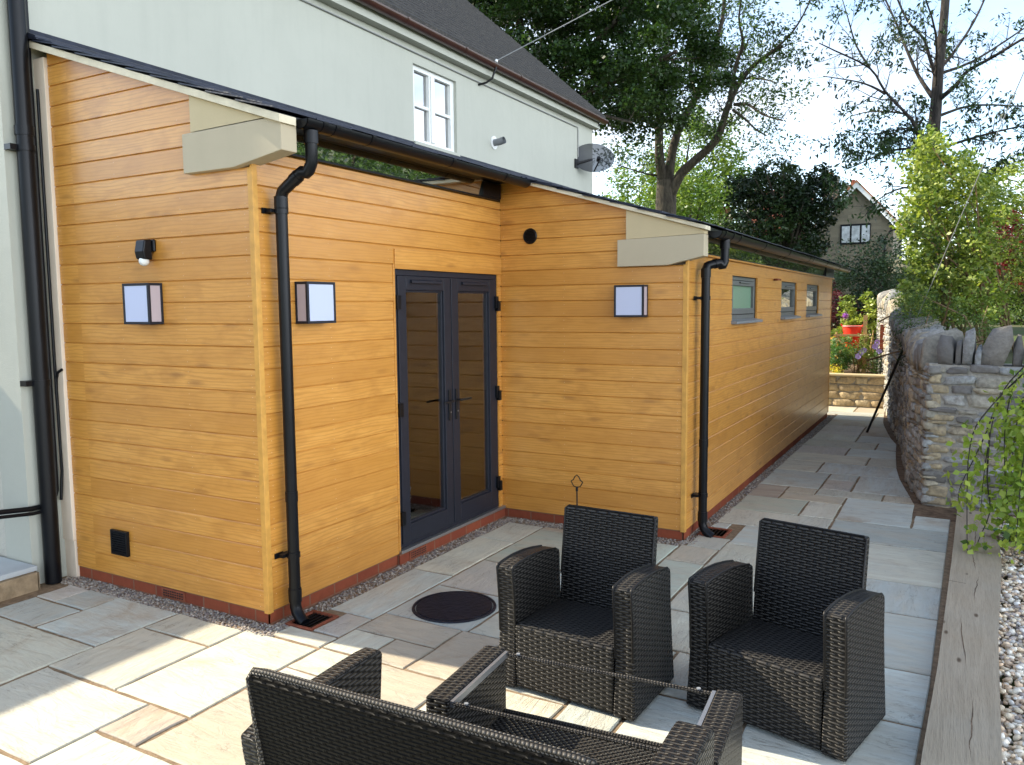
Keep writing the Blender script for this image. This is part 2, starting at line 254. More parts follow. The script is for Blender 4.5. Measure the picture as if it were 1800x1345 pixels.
# ------------------------------------------------------------ mesh helpers
def tag(o, label=None, cat=None, group=None, kind=None):
    if label: o['label'] = label
    if cat: o['category'] = cat
    if group: o['group'] = group
    if kind: o['kind'] = kind
    return o
def empty(name, loc=(0, 0, 0), rz=0, label=None, cat=None, group=None):
    o = bpy.data.objects.new(name, None); C.objects.link(o); o.location = loc; o.rotation_euler = (0, 0, rz); o.empty_display_size = .2
    return tag(o, label, cat, group)
def world_loc(o):
    m = Matrix.Identity(4)
    while o is not None:
        m = (Matrix.Translation(o.location) @ o.rotation_euler.to_matrix().to_4x4()) @ m; o = o.parent
    return m
class MB:
    def __init__(s): s.v = []; s.f = []; s.mi = []; s.k = 0
    def add(s, vs, fs, mi=0):
        b = len(s.v); s.v += [tuple(p) for p in vs]; s.f += [tuple(b + i for i in f) for f in fs]; s.mi += [mi] * len(fs); return s
    def box(s, x0, x1, y0, y1, z0, z1, mi=0, rz=0, c=None):
        vs = [(x, y, z) for z in (z0, z1) for y in (y0, y1) for x in (x0, x1)]
        if rz:
            cx, cy = c if c else ((x0 + x1) / 2, (y0 + y1) / 2); a, b = math.cos(rz), math.sin(rz)
            vs = [(cx + (x - cx) * a - (y - cy) * b, cy + (x - cx) * b + (y - cy) * a, z) for x, y, z in vs]
        return s.add(vs, [(0, 2, 3, 1), (4, 5, 7, 6), (0, 1, 5, 4), (2, 6, 7, 3), (0, 4, 6, 2), (1, 3, 7, 5)], mi)
    def prism(s, poly, axis, a, b, mi=0):
        # poly: list of 2d points in the two other axes (order x,y,z minus axis)
        def mk(p, t):
            q = list(p); q.insert(axis, t); return tuple(q)
        n = len(poly); vs = [mk(p, a) for p in poly] + [mk(p, b) for p in poly]
        fs = [tuple(range(n))[::-1], tuple(range(n, 2 * n))] + [(i, (i + 1) % n, n + (i + 1) % n, n + i) for i in range(n)]
        return s.add(vs, fs, mi)
    def tube(s, pts, r, seg=8, mi=0, cap=True):
        pts = [Vector(p) for p in pts]; n = len(pts)
        rs = list(r) if hasattr(r, '__len__') else [r] * n
        rings = []; prev = None
        for i, p in enumerate(pts):
            d = (pts[min(i + 1, n - 1)] - pts[max(i - 1, 0)])
            if d.length < 1e-9: d = Vector((0, 0, 1))
            d.normalize()
            if prev is None:
                a = d.orthogonal().normalized()
            else:
                a = prev - d * prev.dot(d)
                a = a.normalized() if a.length > 1e-6 else d.orthogonal().normalized()
            prev = a; b = d.cross(a)
            rings.append([p + (a * math.cos(2 * PI * j / seg) + b * math.sin(2 * PI * j / seg)) * rs[i] for j in range(seg)])
        vs = [v for rg in rings for v in rg]; fs = []
        for i in range(n - 1):
            for j in range(seg): fs.append((i * seg + j, i * seg + (j + 1) % seg, (i + 1) * seg + (j + 1) % seg, (i + 1) * seg + j))
        if cap: fs += [tuple(range(seg))[::-1], tuple((n - 1) * seg + j for j in range(seg))]
        return s.add(vs, fs, mi)
    def bisect(s, co, no):
        bm = bmesh.new(); vs = [bm.verts.new(v) for v in s.v]
        for f, m in zip(s.f, s.mi):
            try: q = bm.faces.new([vs[i] for i in f]); q.material_index = m
            except ValueError: pass
        bmesh.ops.bisect_plane(bm, geom=bm.verts[:] + bm.edges[:] + bm.faces[:], dist=1e-5, plane_co=co, plane_no=no, clear_outer=True)
        bm.verts.index_update(); s.v = [tuple(v.co) for v in bm.verts]; s.f = [tuple(v.index for v in f.verts) for f in bm.faces]; s.mi = [f.material_index for f in bm.faces]; bm.free(); return s
    def build(s, name, mats, parent=None, local=False, smooth=None, bevel=0, uv=False, label=None):
        mats = mats if isinstance(mats, (list, tuple)) else [mats]
        v = np.array(s.v, float).reshape(-1, 3)
        if parent is not None and not local:
            inv = np.array(world_loc(parent).inverted()); v = v @ inv[:3, :3].T + inv[:3, 3]
        me = bpy.data.meshes.new(name); me.from_pydata(v.tolist(), [], s.f)
        for m in mats: me.materials.append(M[m] if isinstance(m, str) else m)
        if max(s.mi, default=0) > 0: me.polygons.foreach_set('material_index', s.mi)
        if smooth is not None:
            me.polygons.foreach_set('use_smooth', [True] * len(me.polygons))
            if smooth < 179: me.set_sharp_from_angle(angle=math.radians(smooth))
        me.update()
        o = bpy.data.objects.new(name, me); C.objects.link(o); o.parent = parent
        if uv: box_uv(me)
        if bevel:
            b = o.modifiers.new('bevel', 'BEVEL'); b.width = bevel; b.segments = 2; b.limit_method = 'ANGLE'; b.angle_limit = math.radians(35)
        if label: o['label'] = label
        return o
def box_uv(me):
    l = me.uv_layers.new(name='UVMap'); n = len(me.loops); co = np.zeros((n, 2))
    vc = [v.co for v in me.vertices]
    for p in me.polygons:
        nx, ny, nz_ = abs(p.normal.x), abs(p.normal.y), abs(p.normal.z)
        for li in p.loop_indices:
            c = vc[me.loops[li].vertex_index]
            co[li] = (c.x, c.y) if nz_ >= max(nx, ny) * .9 else ((c.y, c.z) if nx > ny else (c.x, c.z))
    l.data.foreach_set('uv', co.ravel())
def np_obj(name, V, F, mats, parent=None, cols=None, rnd=None, smooth=False, mi=None):
    """V (n,3), F (m,k) equal sided faces; cols (m,3) per face"""
    V = np.asarray(V, np.float32); F = np.asarray(F, np.int32); m, k = F.shape
    if parent is not None:
        inv = np.array(world_loc(parent).inverted()); V = (V @ inv[:3, :3].T + inv[:3, 3]).astype(np.float32)
    me = bpy.data.meshes.new(name); me.vertices.add(len(V)); me.vertices.foreach_set('co', V.ravel())
    me.loops.add(m * k); me.loops.foreach_set('vertex_index', F.ravel()); me.polygons.add(m); me.polygons.foreach_set('loop_start', np.arange(0, m * k, k, dtype=np.int32))
    me.polygons.foreach_set('loop_total', np.full(m, k, np.int32))
    for q in (mats if isinstance(mats, (list, tuple)) else [mats]): me.materials.append(M[q])
    if mi is not None: me.polygons.foreach_set('material_index', mi)
    me.update(calc_edges=True)
    if smooth: me.polygons.foreach_set('use_smooth', [True] * m)
    if cols is not None:
        at = me.attributes.new('Col', 'FLOAT_COLOR', 'FACE'); at.data.foreach_set('color', np.concatenate([np.asarray(cols, np.float32), np.ones((m, 1), np.float32)], 1).ravel())
    if rnd is not None:
        at = me.attributes.new('Rnd', 'FLOAT', 'FACE'); at.data.foreach_set('value', np.asarray(rnd, np.float32))
    o = bpy.data.objects.new(name, me); C.objects.link(o); o.parent = parent; return o
# ============================================================ ground and patio
g = MB(); g.add([(-900, -900, -.06), (900, -900, -.06), (900, 900, -.06), (-900, 900, -.06)], [(0, 1, 2, 3)])
a = N('groundmat'); f_ = a.noise(a.obj(), .6, 6, .6); a.base(a.mix(a.ramp(f_, [(.35, 0), (.65, 1)]), (.075, .11, .035), (.11, .10, .06)), .95, .1); M['groundmat'] = a.m
tag(g.build('ground', 'groundmat'), kind='structure')
XR = [(-9, 3.40), (.2, 3.375), (1.0, 3.405), (3.3, 3.44), (4.43, 3.46), (4.44, 3.165), (4.85, 3.165), (5.95, 2.98), (6.55, 2.91), (7.1, 2.87), (7.7, 2.83), (8.25, 2.80), (8.8, 2.69), (9.7, 2.56), (10.35, 2.48), (11.4, 2.42), (13, 2.34)]
def xr(y): return float(np.interp(y, [q[0] for q in XR], [q[1] for q in XR]))
j = MB(); ys = [-6.3] + [q[0] for q in XR if -6 < q[0] < 12] + [12.1]
ys = sorted(set(ys)); 
for y0, y1 in zip(ys[:-1], ys[1:]): j.add([(-3.2, y0, -.008), (xr(y0) + (.12 if y1 < 4.44 else .02), y0, -.008), (xr(y1) + (.12 if y1 < 4.44 else .02), y1, -.008), (-3.2, y1, -.008)], [(0, 1, 2, 3)])
tag(j.build('patio_joints', 'joint'), kind='structure')
e_ = MB(); e_.add([(3.0, 4.36, -.0045), (4.2, 4.36, -.0045), (4.2, 4.9, -.0045), (3.0, 4.9, -.0045)], [(0, 1, 2, 3)]); ys = [4.9, 5.95, 7.1, 8.25, 9.7, 11.4, 12.2]
for y0, y1 in zip(ys[:-1], ys[1:]): e_.add([(xr(y0) - .02, y0, -.004), (4.2, y0, -.004), (4.2, y1, -.004), (xr(y1) - .02, y1, -.004)], [(0, 1, 2, 3)])
tag(e_.build('soil_strip', 'soil'), kind='structure')

SL = [(-1.72, -1.23, -.66, -.37), (-1.73, -1.525, -.36, -.12), (-1.52, -1.22, -.36, -.12), (-1.21, -.65, -.66, -.12), (-1.72, -.65, -1.2, -.67), (-.64, -.085, -.93, -.37), (-.64, -.085, -.36, -.12),
 (-.08, .465, -.93, -.10), (-.63, .19, -1.5, -.94), (.195, .46, -1.21, -.94), (.195, 1.03, -2.05, -1.22), (-.63, .19, -2.3, -1.51), (.475, 1.03, -1.21, -.62), (.475, .76, -.61, -.35), (.475, .76, -.345, -.085), (.77, 1.33, -.61, -.085),
 (1.04, 1.33, -1.21, -.62), (.10, .465, -.085, .06), (.27, .465, .07, .365), (.13, .465, .37, 1.235), (.13, .465, 1.24, 2.11), (.13, .465, 2.12, 2.62), (.475, .76, -.075, .20), (.765, 1.03, -.075, .20), (.475, 1.03, .205, .475), (1.035, 1.32, -.075, .475),
 (.475, 1.065, .48, 1.04), (.475, 1.065, 1.05, 1.63), (.475, 1.065, 1.64, 2.52), (.475, .76, 2.53, 2.62), (1.075, 1.63, .48, 1.05), (1.075, 1.63, 1.06, 1.9), (1.075, 1.63, 1.91, 2.62),
 (1.335, 1.92, -.62, -.03), (1.335, 1.92, -.02, .28), (1.93, 2.2, -.62, .28), (1.64, 1.93, 2.27, 2.66), (1.68, 1.94, 2.67, 2.98), (1.70, 1.84, 3.27, 3.43), (1.95, 2.57, 2.87, 3.44), (1.70, 2.575, 3.45, 3.965),
 (2.585, 3.6, 3.38, 3.97), (2.585, 3.17, 3.98, 4.84), (3.18, 3.6, 3.98, 4.42), (1.71, 2.28, 3.98, 4.545), (2.29, 2.575, 3.98, 4.545), (2.01, 2.575, 4.555, 4.845), (1.71, 2.0, 4.555, 5.11), (2.01, 2.285, 4.855, 5.11), (2.29, 2.88, 4.855, 5.13), (2.89, 3.3, 4.855, 5.13),
 (1.71, 2.29, 5.12, 5.94), (2.30, 2.58, 5.14, 5.62), (2.30, 2.58, 5.63, 5.94), (2.59, 3.2, 5.14, 5.95), (1.71, 2.135, 5.96, 6.58), (2.145, 3.2, 5.96, 6.58), (1.71, 2.58, 6.6, 7.13), (2.59, 3.2, 6.6, 7.1), (1.71, 2.29, 7.15, 7.69), (2.30, 3.2, 7.12, 7.69),
 (1.71, 2.58, 7.71, 8.22), (2.59, 3.2, 7.71, 8.24), (1.73, 2.295, 8.25, 8.79), (2.305, 3.2, 8.25, 8.80), (1.73, 2.29, 8.80, 9.72), (2.30, 3.2, 8.81, 9.72), (1.73, 3.2, 9.74, 10.34), (1.73, 2.32, 10.36, 11.03), (2.33, 3.2, 10.36, 11.4), (1.5, 2.32, 11.05, 11.42), (1.2, 1.93, 11.44, 12.09), (1.94, 2.6, 11.44, 12.09),
 (2.8, 3.6, 2.51, 3.37), (2.75, 3.6, 1.91, 2.5), (2.9, 3.6, 1.10, 1.90), (2.8, 3.6, .53, 1.09), (2.7, 3.6, -.33, .52),
 (1.335, 1.63, .29, .47), (1.64, 1.93, .29, .85), (1.64, 1.93, .86, 1.42), (1.64, 1.93, 1.43, 2.26), (1.94, 2.5, 2.2, 2.86), (1.94, 2.5, 1.35, 2.19), (1.94, 2.5, .79, 1.34), (1.94, 2.2, .29, .78), (2.21, 2.5, .29, .78), (2.21, 2.69, -.33, .28), (2.51, 2.79, 2.3, 2.86), (2.58, 2.79, 2.87, 3.37), (2.51, 2.74, 1.91, 2.29), (2.51, 2.89, 1.35, 1.9), (2.51, 2.89, 1.1, 1.34), (2.51, 2.79, .53, 1.09), (2.51, 2.69, .29, .52), (2.21, 2.69, -.62, -.34), (2.7, 3.6, -1.2, -.34)]
TI = {26: 4, 8: 0, 9: 3, 12: 1, 25: 1, 23: 1, 24: 1, 22: 0, 7: 2, 34: 0, 39: 4, 41: 4, 42: 4, 46: 1, 47: 3, 50: 1, 53: 4, 54: 4, 57: 2, 51: 4, 78: 1, 75: 4, 77: 4}
PAL = [(.54, .53, .43), (.49, .42, .31), (.57, .54, .42), (.36, .29, .23), (.50, .545, .50), (.52, .48, .42), (.48, .53, .43)]
# slabs in the rest of the paving, laid on the same module
cell = .045; x_0, y_0 = -3.1, -6.2; nx_, ny_ = int(6.7 / cell), int(18.3 / cell); occ = np.zeros((nx_, ny_), bool)
def mark(x0, x1, y0, y1): occ[max(0, int(round((x0 - x_0) / cell))):max(0, int(round((x1 - x_0) / cell))), max(0, int(round((y0 - y_0) / cell))):max(0, int(round((y1 - y_0) / cell)))] = True
for s_ in SL: mark(*s_)
mark(-9, .13, -.12, 2.75); mark(-9, 1.63, 2.62, 10.9); mark(1.6, 1.71, 2.6, 10.9); mark(-9, 1.2, 10.8, 14); mark(.05, .27, .06, .32); mark(1.66, 1.90, 2.98, 3.26); mark(-9, -1.8, -1.3, 0); mark(-9, -1.75, -9, -.1)
mark(.1, 1.7, 2.62, 2.75)
r_ = random.Random(5); extra = []
for iy in range(ny_):
    for ix in range(nx_):
        if occ[ix, iy]: continue
        x = x_0 + ix * cell; y = y_0 + iy * cell
        if x > xr(y) - .05: occ[ix, iy] = True; continue
        w = r_.choice([6, 12, 12, 18]); h = r_.choice([6, 12, 12, 18]); a_ = 0
        while a_ < w and ix + a_ < nx_ and not occ[ix + a_, iy]: a_ += 1
        b_ = 0
        while b_ < h and iy + b_ < ny_ and not occ[ix:ix + a_, iy + b_].any(): b_ += 1
        occ[ix:ix + a_, iy:iy + b_] = True
        if y + b_ * cell > 4.43 and y < 4.5 and x + a_ * cell > 3.15: continue
        if a_ * cell > .09 and b_ * cell > .09: extra.append((x + .005, x + a_ * cell - .005, y + .005, y + b_ * cell - .005))
V = []; FQ = []; cols = []; rn = []
PT = MB(); pc = []; pr = []
for i, (x0, x1, y0, y1) in enumerate(SL + extra):
    base = PAL[TI[i]] if i in TI else r_.choice(PAL[:1] * 2 + PAL[2:3] * 2 + PAL[4:] + PAL[4:5] * 2 + PAL[1:2])
    kf = r_.uniform(.80, 1.10); col = tuple(c * kf * r_.uniform(.99, 1.01) for c in base); ran = r_.random(); h = r_.uniform(-.0015, .0015)
    mxn = lambda a, b: max(3, int((b - a) / .07))
    pts = []
    e0 = .0045; x0 += .002; y0 += .003
    for t in np.linspace(0, 1, mxn(x0, x1), endpoint=False): pts.append((x0 + (x1 - x0) * t, y0 + e0))
    for t in np.linspace(0, 1, mxn(y0, y1), endpoint=False): pts.append((x1 - e0, y0 + (y1 - y0) * t))
    for t in np.linspace(0, 1, mxn(x0, x1), endpoint=False): pts.append((x1 - (x1 - x0) * t, y1 - e0))
    for t in np.linspace(0, 1, mxn(y0, y1), endpoint=False): pts.append((x0 + e0, y1 - (y1 - y0) * t))
    pts = [(min(x + r_.uniform(-.0025, .0025), xr(y) - .004), y + r_.uniform(-.0025, .0025)) for x, y in pts]
    if max(p[0] for p in pts) - min(p[0] for p in pts) < .06: continue
    cx_, cy_ = sum(p[0] for p in pts) / len(pts), sum(p[1] for p in pts) / len(pts); n = len(pts)
    def ins(p, d): 
        vx, vy = cx_ - p[0], cy_ - p[1]; L_ = math.hypot(vx, vy) + 1e-6; return (p[0] + vx / L_ * d, p[1] + vy / L_ * d)
    vs = [(*ins(p, .006), h) for p in pts] + [(*p, h - .005) for p in pts] + [(*p, -.04) for p in pts]
    fs = [tuple(range(n))] + [(n + k, n + (k + 1) % n, (k + 1) % n, k) for k in range(n)] + [(2 * n + k, 2 * n + (k + 1) % n, n + (k + 1) % n, n + k) for k in range(n)]
    PT.add(vs, fs); pc += [col] * len(fs); pr += [ran] * len(fs)
patio = PT.build('patio', 'sandstone'); me = patio.data
at = me.attributes.new('Col', 'FLOAT_COLOR', 'FACE'); at.data.foreach_set('color', np.concatenate([np.array(pc, np.float32), np.ones((len(pc), 1), np.float32)], 1).ravel())
at = me.attributes.new('Rnd', 'FLOAT', 'FACE'); at.data.foreach_set('value', np.array(pr, np.float32)); tag(patio, kind='structure')

# pebbles
def ico():
    bm = bmesh.new(); bmesh.ops.create_icosphere(bm, subdivisions=1, radius=1); v = np.array([x.co for x in bm.verts]); f = np.array([[q.index for q in p.verts] for p in bm.faces]); bm.free(); return v, f
IV, IF = ico()
def pebbles(name, P, size, pal, label, cat='gravel', squash=.55):
    n = len(P); ang = rng.uniform(0, 2 * PI, n); sx = size * rng.uniform(.6, 1.3, n); sy = sx * rng.uniform(.55, .95, n); sz = sx * rng.uniform(.35, squash + .2, n)
    tilt = rng.uniform(-.5, .5, n); v = IV[None] * np.stack([sx, sy, sz], 1)[:, None, :]; v = v * (1 + rng.uniform(-.14, .14, v.shape[:2])[..., None])
    x = v[..., 0] * np.cos(tilt)[:, None] - v[..., 2] * np.sin(tilt)[:, None]; z = v[..., 0] * np.sin(tilt)[:, None] + v[..., 2] * np.cos(tilt)[:, None]
    xx = x * np.cos(ang)[:, None] - v[..., 1] * np.sin(ang)[:, None]; yy = x * np.sin(ang)[:, None] + v[..., 1] * np.cos(ang)[:, None]
    V = np.stack([xx, yy, z], 2) + P[:, None, :]; F = (IF[None] + (np.arange(n) * len(IV))[:, None, None]).reshape(-1, 3)
    pal = np.array(pal); c = pal[rng.integers(0, len(pal), n)] * rng.uniform(.8, 1.2, (n, 1)); o = np_obj(name, V.reshape(-1, 3), F, 'pebble', cols=np.repeat(c, len(IF), 0))
    return tag(o, label, cat, kind='stuff')
def scat(n, x0, x1, y0, y1, z, zj): return np.stack([rng.uniform(x0, x1, n), rng.uniform(y0, y1, n), rng.uniform(z, z + zj, n)], 1)
GP = [(.34, .30, .25), (.26, .22, .19), (.42, .38, .32), (.20, .17, .16), (.33, .26, .20)]
P = np.concatenate([scat(5200, -1.9, .12, -.125, .015, -.028, .028), scat(3600, .0, .13, .3, 2.66, -.028, .028), scat(700, .0, .1, .0, .3, -.028, .028), scat(3000, .05, 1.66, 2.62, 2.78, -.028, .028), scat(9500, 1.62, 1.73, 2.7, 10.8, -.028, .028)])
P = P[~((P[:, 0] > .05) & (P[:, 0] < .27) & (P[:, 1] > .06) & (P[:, 1] < .32)) & ~((P[:, 0] > 1.66) & (P[:, 0] < 1.9) & (P[:, 1] > 2.98) & (P[:, 1] < 3.26))]
pebbles('gravel_border', P, .0095, GP, 'narrow strip of grey brown gravel along the foot of the timber extension', 'gravel')
WP = [(.74, .64, .48), (.80, .74, .62), (.60, .46, .33), (.70, .52, .36), (.80, .77, .70), (.36, .31, .28), (.76, .60, .42)]
P = np.concatenate([scat(15000, 3.66, 4.75, -.7, 4.75, -.035, .04)])
pebbles('gravel_bed', P, .019, WP, 'pale cream and buff gravel bed right of the wooden sleeper', 'gravel')

# sleeper edging
b_ = MB(); L_ = [(3.375, -.9), (3.395, .2), (3.43, 1.1), (3.475, 3.0), (3.505, 4.62)]; R_ = [(3.655, -.9), (3.67, .2), (3.705, 1.6), (3.775, 3.0), (3.80, 4.60)]
for (q0, q1, r0, r1) in zip(L_[:-1], L_[1:], R_[:-1], R_[1:]):
    pass
ring = L_ + R_[::-1]; b_.prism(ring, 2, -.15, .055)
Rk = random.Random(2)
for (cx0, cy0, cl_, dx_) in ((3.56, .25, .55, .02), (3.55, 1.15, .75, -.02), (3.60, 2.2, .5, .03), (3.615, 2.85, .35, -.01), (3.62, 3.4, .6, .015), (3.50, 1.95, .001, 0)):
    n_ = 12; P_ = [(cx0 + dx_ * k / n_ + Rk.uniform(-.004, .004), cy0 + cl_ * k / n_, .0002 + .0024 * math.sin(PI * k / n_)) for k in range(n_ + 1)]
    b_.add([(x - w_, y, .0562) for x, y, w_ in P_] + [(x + w_, y, .0562) for x, y, w_ in P_], [(k, n_ + 1 + k, n_ + 2 + k, k + 1) for k in range(n_)], 1)
b_.add([(3.45, 2.52, .0562), (3.56, 2.50, .0562), (3.56, 2.505, .0562), (3.45, 2.526, .0562)], [(0, 1, 2, 3)], 1)
sl = b_.build('sleeper', ['sleeper', 'soil']); tag(sl, 'long weathered timber sleeper edging between the patio slabs and the pale gravel', 'timber sleeper')

# manhole cover
mc = empty('manhole_cover', (.795, .755, 0), 0, 'round black manhole cover set in a square slab beside the french doors', 'manhole cover')
b_ = MB(); n = 48; b_.add([(.795, .755, .010)] + [(.795 + .235 * math.cos(2 * PI * k / n), .755 + .235 * math.sin(2 * PI * k / n), .009) for k in range(n)] + [(.795 + .238 * math.cos(2 * PI * k / n), .755 + .238 * math.sin(2 * PI * k / n), -.01) for k in range(n)],
      [(0, 1 + k, 1 + (k + 1) % n) for k in range(n)] + [(1 + k, n + 1 + k, n + 1 + (k + 1) % n, 1 + (k + 1) % n) for k in range(n)])
b_.build('cover', 'manhole', mc)
b_ = MB(); ring = []
for rr, z in ((.243, .0), (.243, .0075), (.258, .0075), (.262, .0)): ring.append([(.795 + rr * math.cos(2 * PI * k / n), .755 + rr * math.sin(2 * PI * k / n), z) for k in range(n)])
b_.add(sum(ring, []), [(i * n + k, i * n + (k + 1) % n, (i + 1) * n + (k + 1) % n, (i + 1) * n + k) for i in range(3) for k in range(n)]); b_.build('rim', 'manhole', mc)

# ============================================================ timber extension
EX = empty('timber_extension', (0, 0, 0), 0, 'single storey extension clad in golden orange timber boards under a lean-to slate roof', 'extension')
BP = .1295; Z0 = .08
ZR = ([-1.95, -.57, .31, 1.81], [3.652, 3.19, 2.90, 2.455])
zroof = lambda x: float(np.interp(x, *ZR)) - (.297 * (x - 1.81) if x > 1.81 else 0)
XC, YC, YE = 1.639, 2.7545, 10.56
def cladding(ax, plane, s0, s1, ztop, holes, nrm, name, clip=None, label=None, trims=()):
    """ax 0: wall runs along x at y=plane ; ax 1: runs along y at x=plane ; nrm +-1 outward on the other axis"""
    b = MB(); k = 0
    D = .018
    def P(s, d, z): return (s, plane + nrm * d, z) if ax == 0 else (plane + nrm * d, s, z)
    while Z0 + k * BP < ztop:
        za, zb = Z0 + k * BP, min(Z0 + (k + 1) * BP, ztop); cuts = {za, zb}
        for h in holes:
            for z in (h[2], h[3]):
                if za < z < zb: cuts.add(z)
        cuts = sorted(cuts)
        for z0, z1 in zip(cuts[:-1], cuts[1:]):
            segs = [(s0, s1)]
            for h in holes:
                if h[2] < (z0 + z1) / 2 < h[3]:
                    ns = []
                    for a_, c_ in segs:
                        if h[0] > a_ and h[0] < c_: ns.append((a_, h[0]))
                        if h[1] < c_ and h[1] > a_: ns.append((h[1], c_))
                        if h[1] <= a_ or h[0] >= c_: ns.append((a_, c_))
                    segs = ns
            lo = -.009 if abs(z0 - za) < 1e-6 else 0; up = -.009 if abs(z1 - zb) < 1e-6 else 0
            bow = random.uniform(-.0006, .0006)
            prof = [(-D, z0), (lo, z0), (bow, z0 + (.002 if lo else 0)), (bow, z1 - (.009 if up else 0)), (up, z1), (-D, z1)]
            for a_, c_ in segs:
                vs = [P(a_, d, z) for d, z in prof] + [P(c_, d, z) for d, z in prof]; m = len(prof)
                b.add(vs, [tuple(range(m)), tuple(range(m, 2 * m))[::-1]] + [(i, (i + 1) % m, m + (i + 1) % m, m + i) for i in range(m)])
            # nails
                if z1 - z0 > .1:
                    st = .6; s = a_ + .03; pos = [a_ + .035, c_ - .035] + list(np.arange(math.ceil((a_ + .15) / st) * st, c_ - .1, st))
                    for s in pos:
                        if abs(s) > 60: continue
                        for zz in (z0 + .028, z1 - .034):
                            sj = s + random.uniform(-.004, .004); zj = zz + random.uniform(-.003, .003); r = .0024
                            b.add([P(sj - r, .0012, zj), P(sj, .0012, zj - r), P(sj + r, .0012, zj), P(sj, .0012, zj + r)], [(0, 1, 2, 3)], 1)
        k += 1
    b_ = MB(); b_.v, b_.f, b_.mi = b.v, b.f, b.mi
    if clip: b.bisect(*clip)
    o = b.build(name, ['clad', 'nail'], EX, label=label)
    # wall core behind
    return o
simple('nail', (.75, .6, .42), .35, .5)
clA = ((0, 0, 2.93), Vector((.327, 0, 1)).normalized()); clC = ((0, 0, 2.935), Vector((.286, 0, 1)).normalized())
cladding(0, 0, -1.83, -.030, 3.7, [(-.50, .4, 2.633, 2.855), (-.44, .4, 2.855, 3.5)], -1, 'cladding', clA, 'timber boarding of the left gable end')
cladding(1, 0, .030, YC - .0, 2.735, [(1.262, 2.69, -.1, 2.125)], 1, 'cladding', None, 'timber boarding around the french doors')
cladding(0, YC, .001, XC - .030, 3.2, [(1.09, 2, 2.152, 2.36), (1.165, 2, 2.36, 3.5)], -1, 'cladding', clC, 'timber boarding of the projecting gable end')
WINS = [(4.13, 5.17), (6.43, 7.44), (8.19, 9.25)]
cladding(1, XC, YC + .030, YE, 2.235, [(w0, w1, 1.70, 2.112) for w0, w1 in WINS], 1, 'cladding', None, 'timber boarding of the long side wall')
# corner trims
t = MB(); t.box(-.034, .0035, -.0045, .02, .07, 2.633); t.box(-.016, .0045, -.002, .033, .071, 2.70); t.build('corner_trim', 'trimwood', EX, bevel=.002)
t = MB(); t.box(XC - .034, XC + .0035, YC - .0045, YC + .02, .07, 2.155); t.box(XC - .016, XC + .0045, YC - .002, YC + .033, .071, 2.2); t.build('corner_trim', 'trimwood', EX, bevel=.002)
t = MB(); t.box(-.012, .006, 1.245, 1.264, .1, 2.15); t.box(-.02, .012, 1.262, 2.748, 2.118, 2.255); t.build('door_trim', 'clad', EX, bevel=.0015)
t = MB(); t.box(XC - .01, XC + .004, YC + .02, YE + .03, 2.125, 2.235); t.box(XC - .02, XC + .035, YC + .02, YE + .05, 2.235, 2.25); t.build('head_board', 'clad', EX, bevel=.0015)
t = MB(); t.box(XC - .02, XC + .005, YE - .02, YE + .012, .08, 2.23); t.build('corner_trim', 'trimwood', EX)
# structural core walls
t = MB(); t.box(-1.94, -.0185, .019, .16, .0, 2.62); t.add([(-1.94, .019, 2.62), (-.0185, .019, 2.62), (-.0185, .019, 2.85), (-1.94, .019, 3.45), (-1.94, .16, 2.62), (-.0185, .16, 2.62), (-.0185, .16, 2.85), (-1.94, .16, 3.45)], [(0, 1, 2, 3), (7, 6, 5, 4), (0, 4, 5, 1), (1, 5, 6, 2), (2, 6, 7, 3), (3, 7, 4, 0)])
t.box(-.16, -.0185, .161, 1.235, 0, 2.72); t.box(-.16, -.0185, 1.235, YC + .16, 2.13, 2.72); t.box(-.14, -.0185, 2.70, 2.76, 0, 2.12)
t.add([(-.16, YC + .019, 0), (XC - .0185, YC + .019, 0), (XC - .0185, YC + .019, 2.38), (-.16, YC + .019, 2.90), (-.16, YC + .16, 0), (XC - .0185, YC + .16, 0), (XC - .0185, YC + .16, 2.38), (-.16, YC + .16, 2.9)], [(0, 1, 2, 3), (7, 6, 5, 4), (0, 4, 5, 1), (1, 5, 6, 2), (2, 6, 7, 3), (3, 7, 4, 0)])
yy = YC + .161
for w0, w1 in WINS + [(YE - .001, None)]:
    t.box(XC - .16, XC - .0185, yy, w0, 0, 2.23)
    if w1: t.box(XC - .16, XC - .0185, w0, w1, 0, 1.70); t.box(XC - .16, XC - .0185, w0, w1, 2.112, 2.23); yy = w1
t.box(-1.94, XC - .161, YE - .15, YE - .001, 0, 2.3); t.box(-1.94, 0.3, YE - .14, YE - .002, 2.3, 2.85)
t.build('inner_wall', 'interior', EX)
t = MB(); t.box(-1.93, -.02, .17, YE - .16, -.02, .1); t.box(0, XC - .17, YC + .17, YE - .16, -.02, .1); t.build('floor', 'interior', EX)
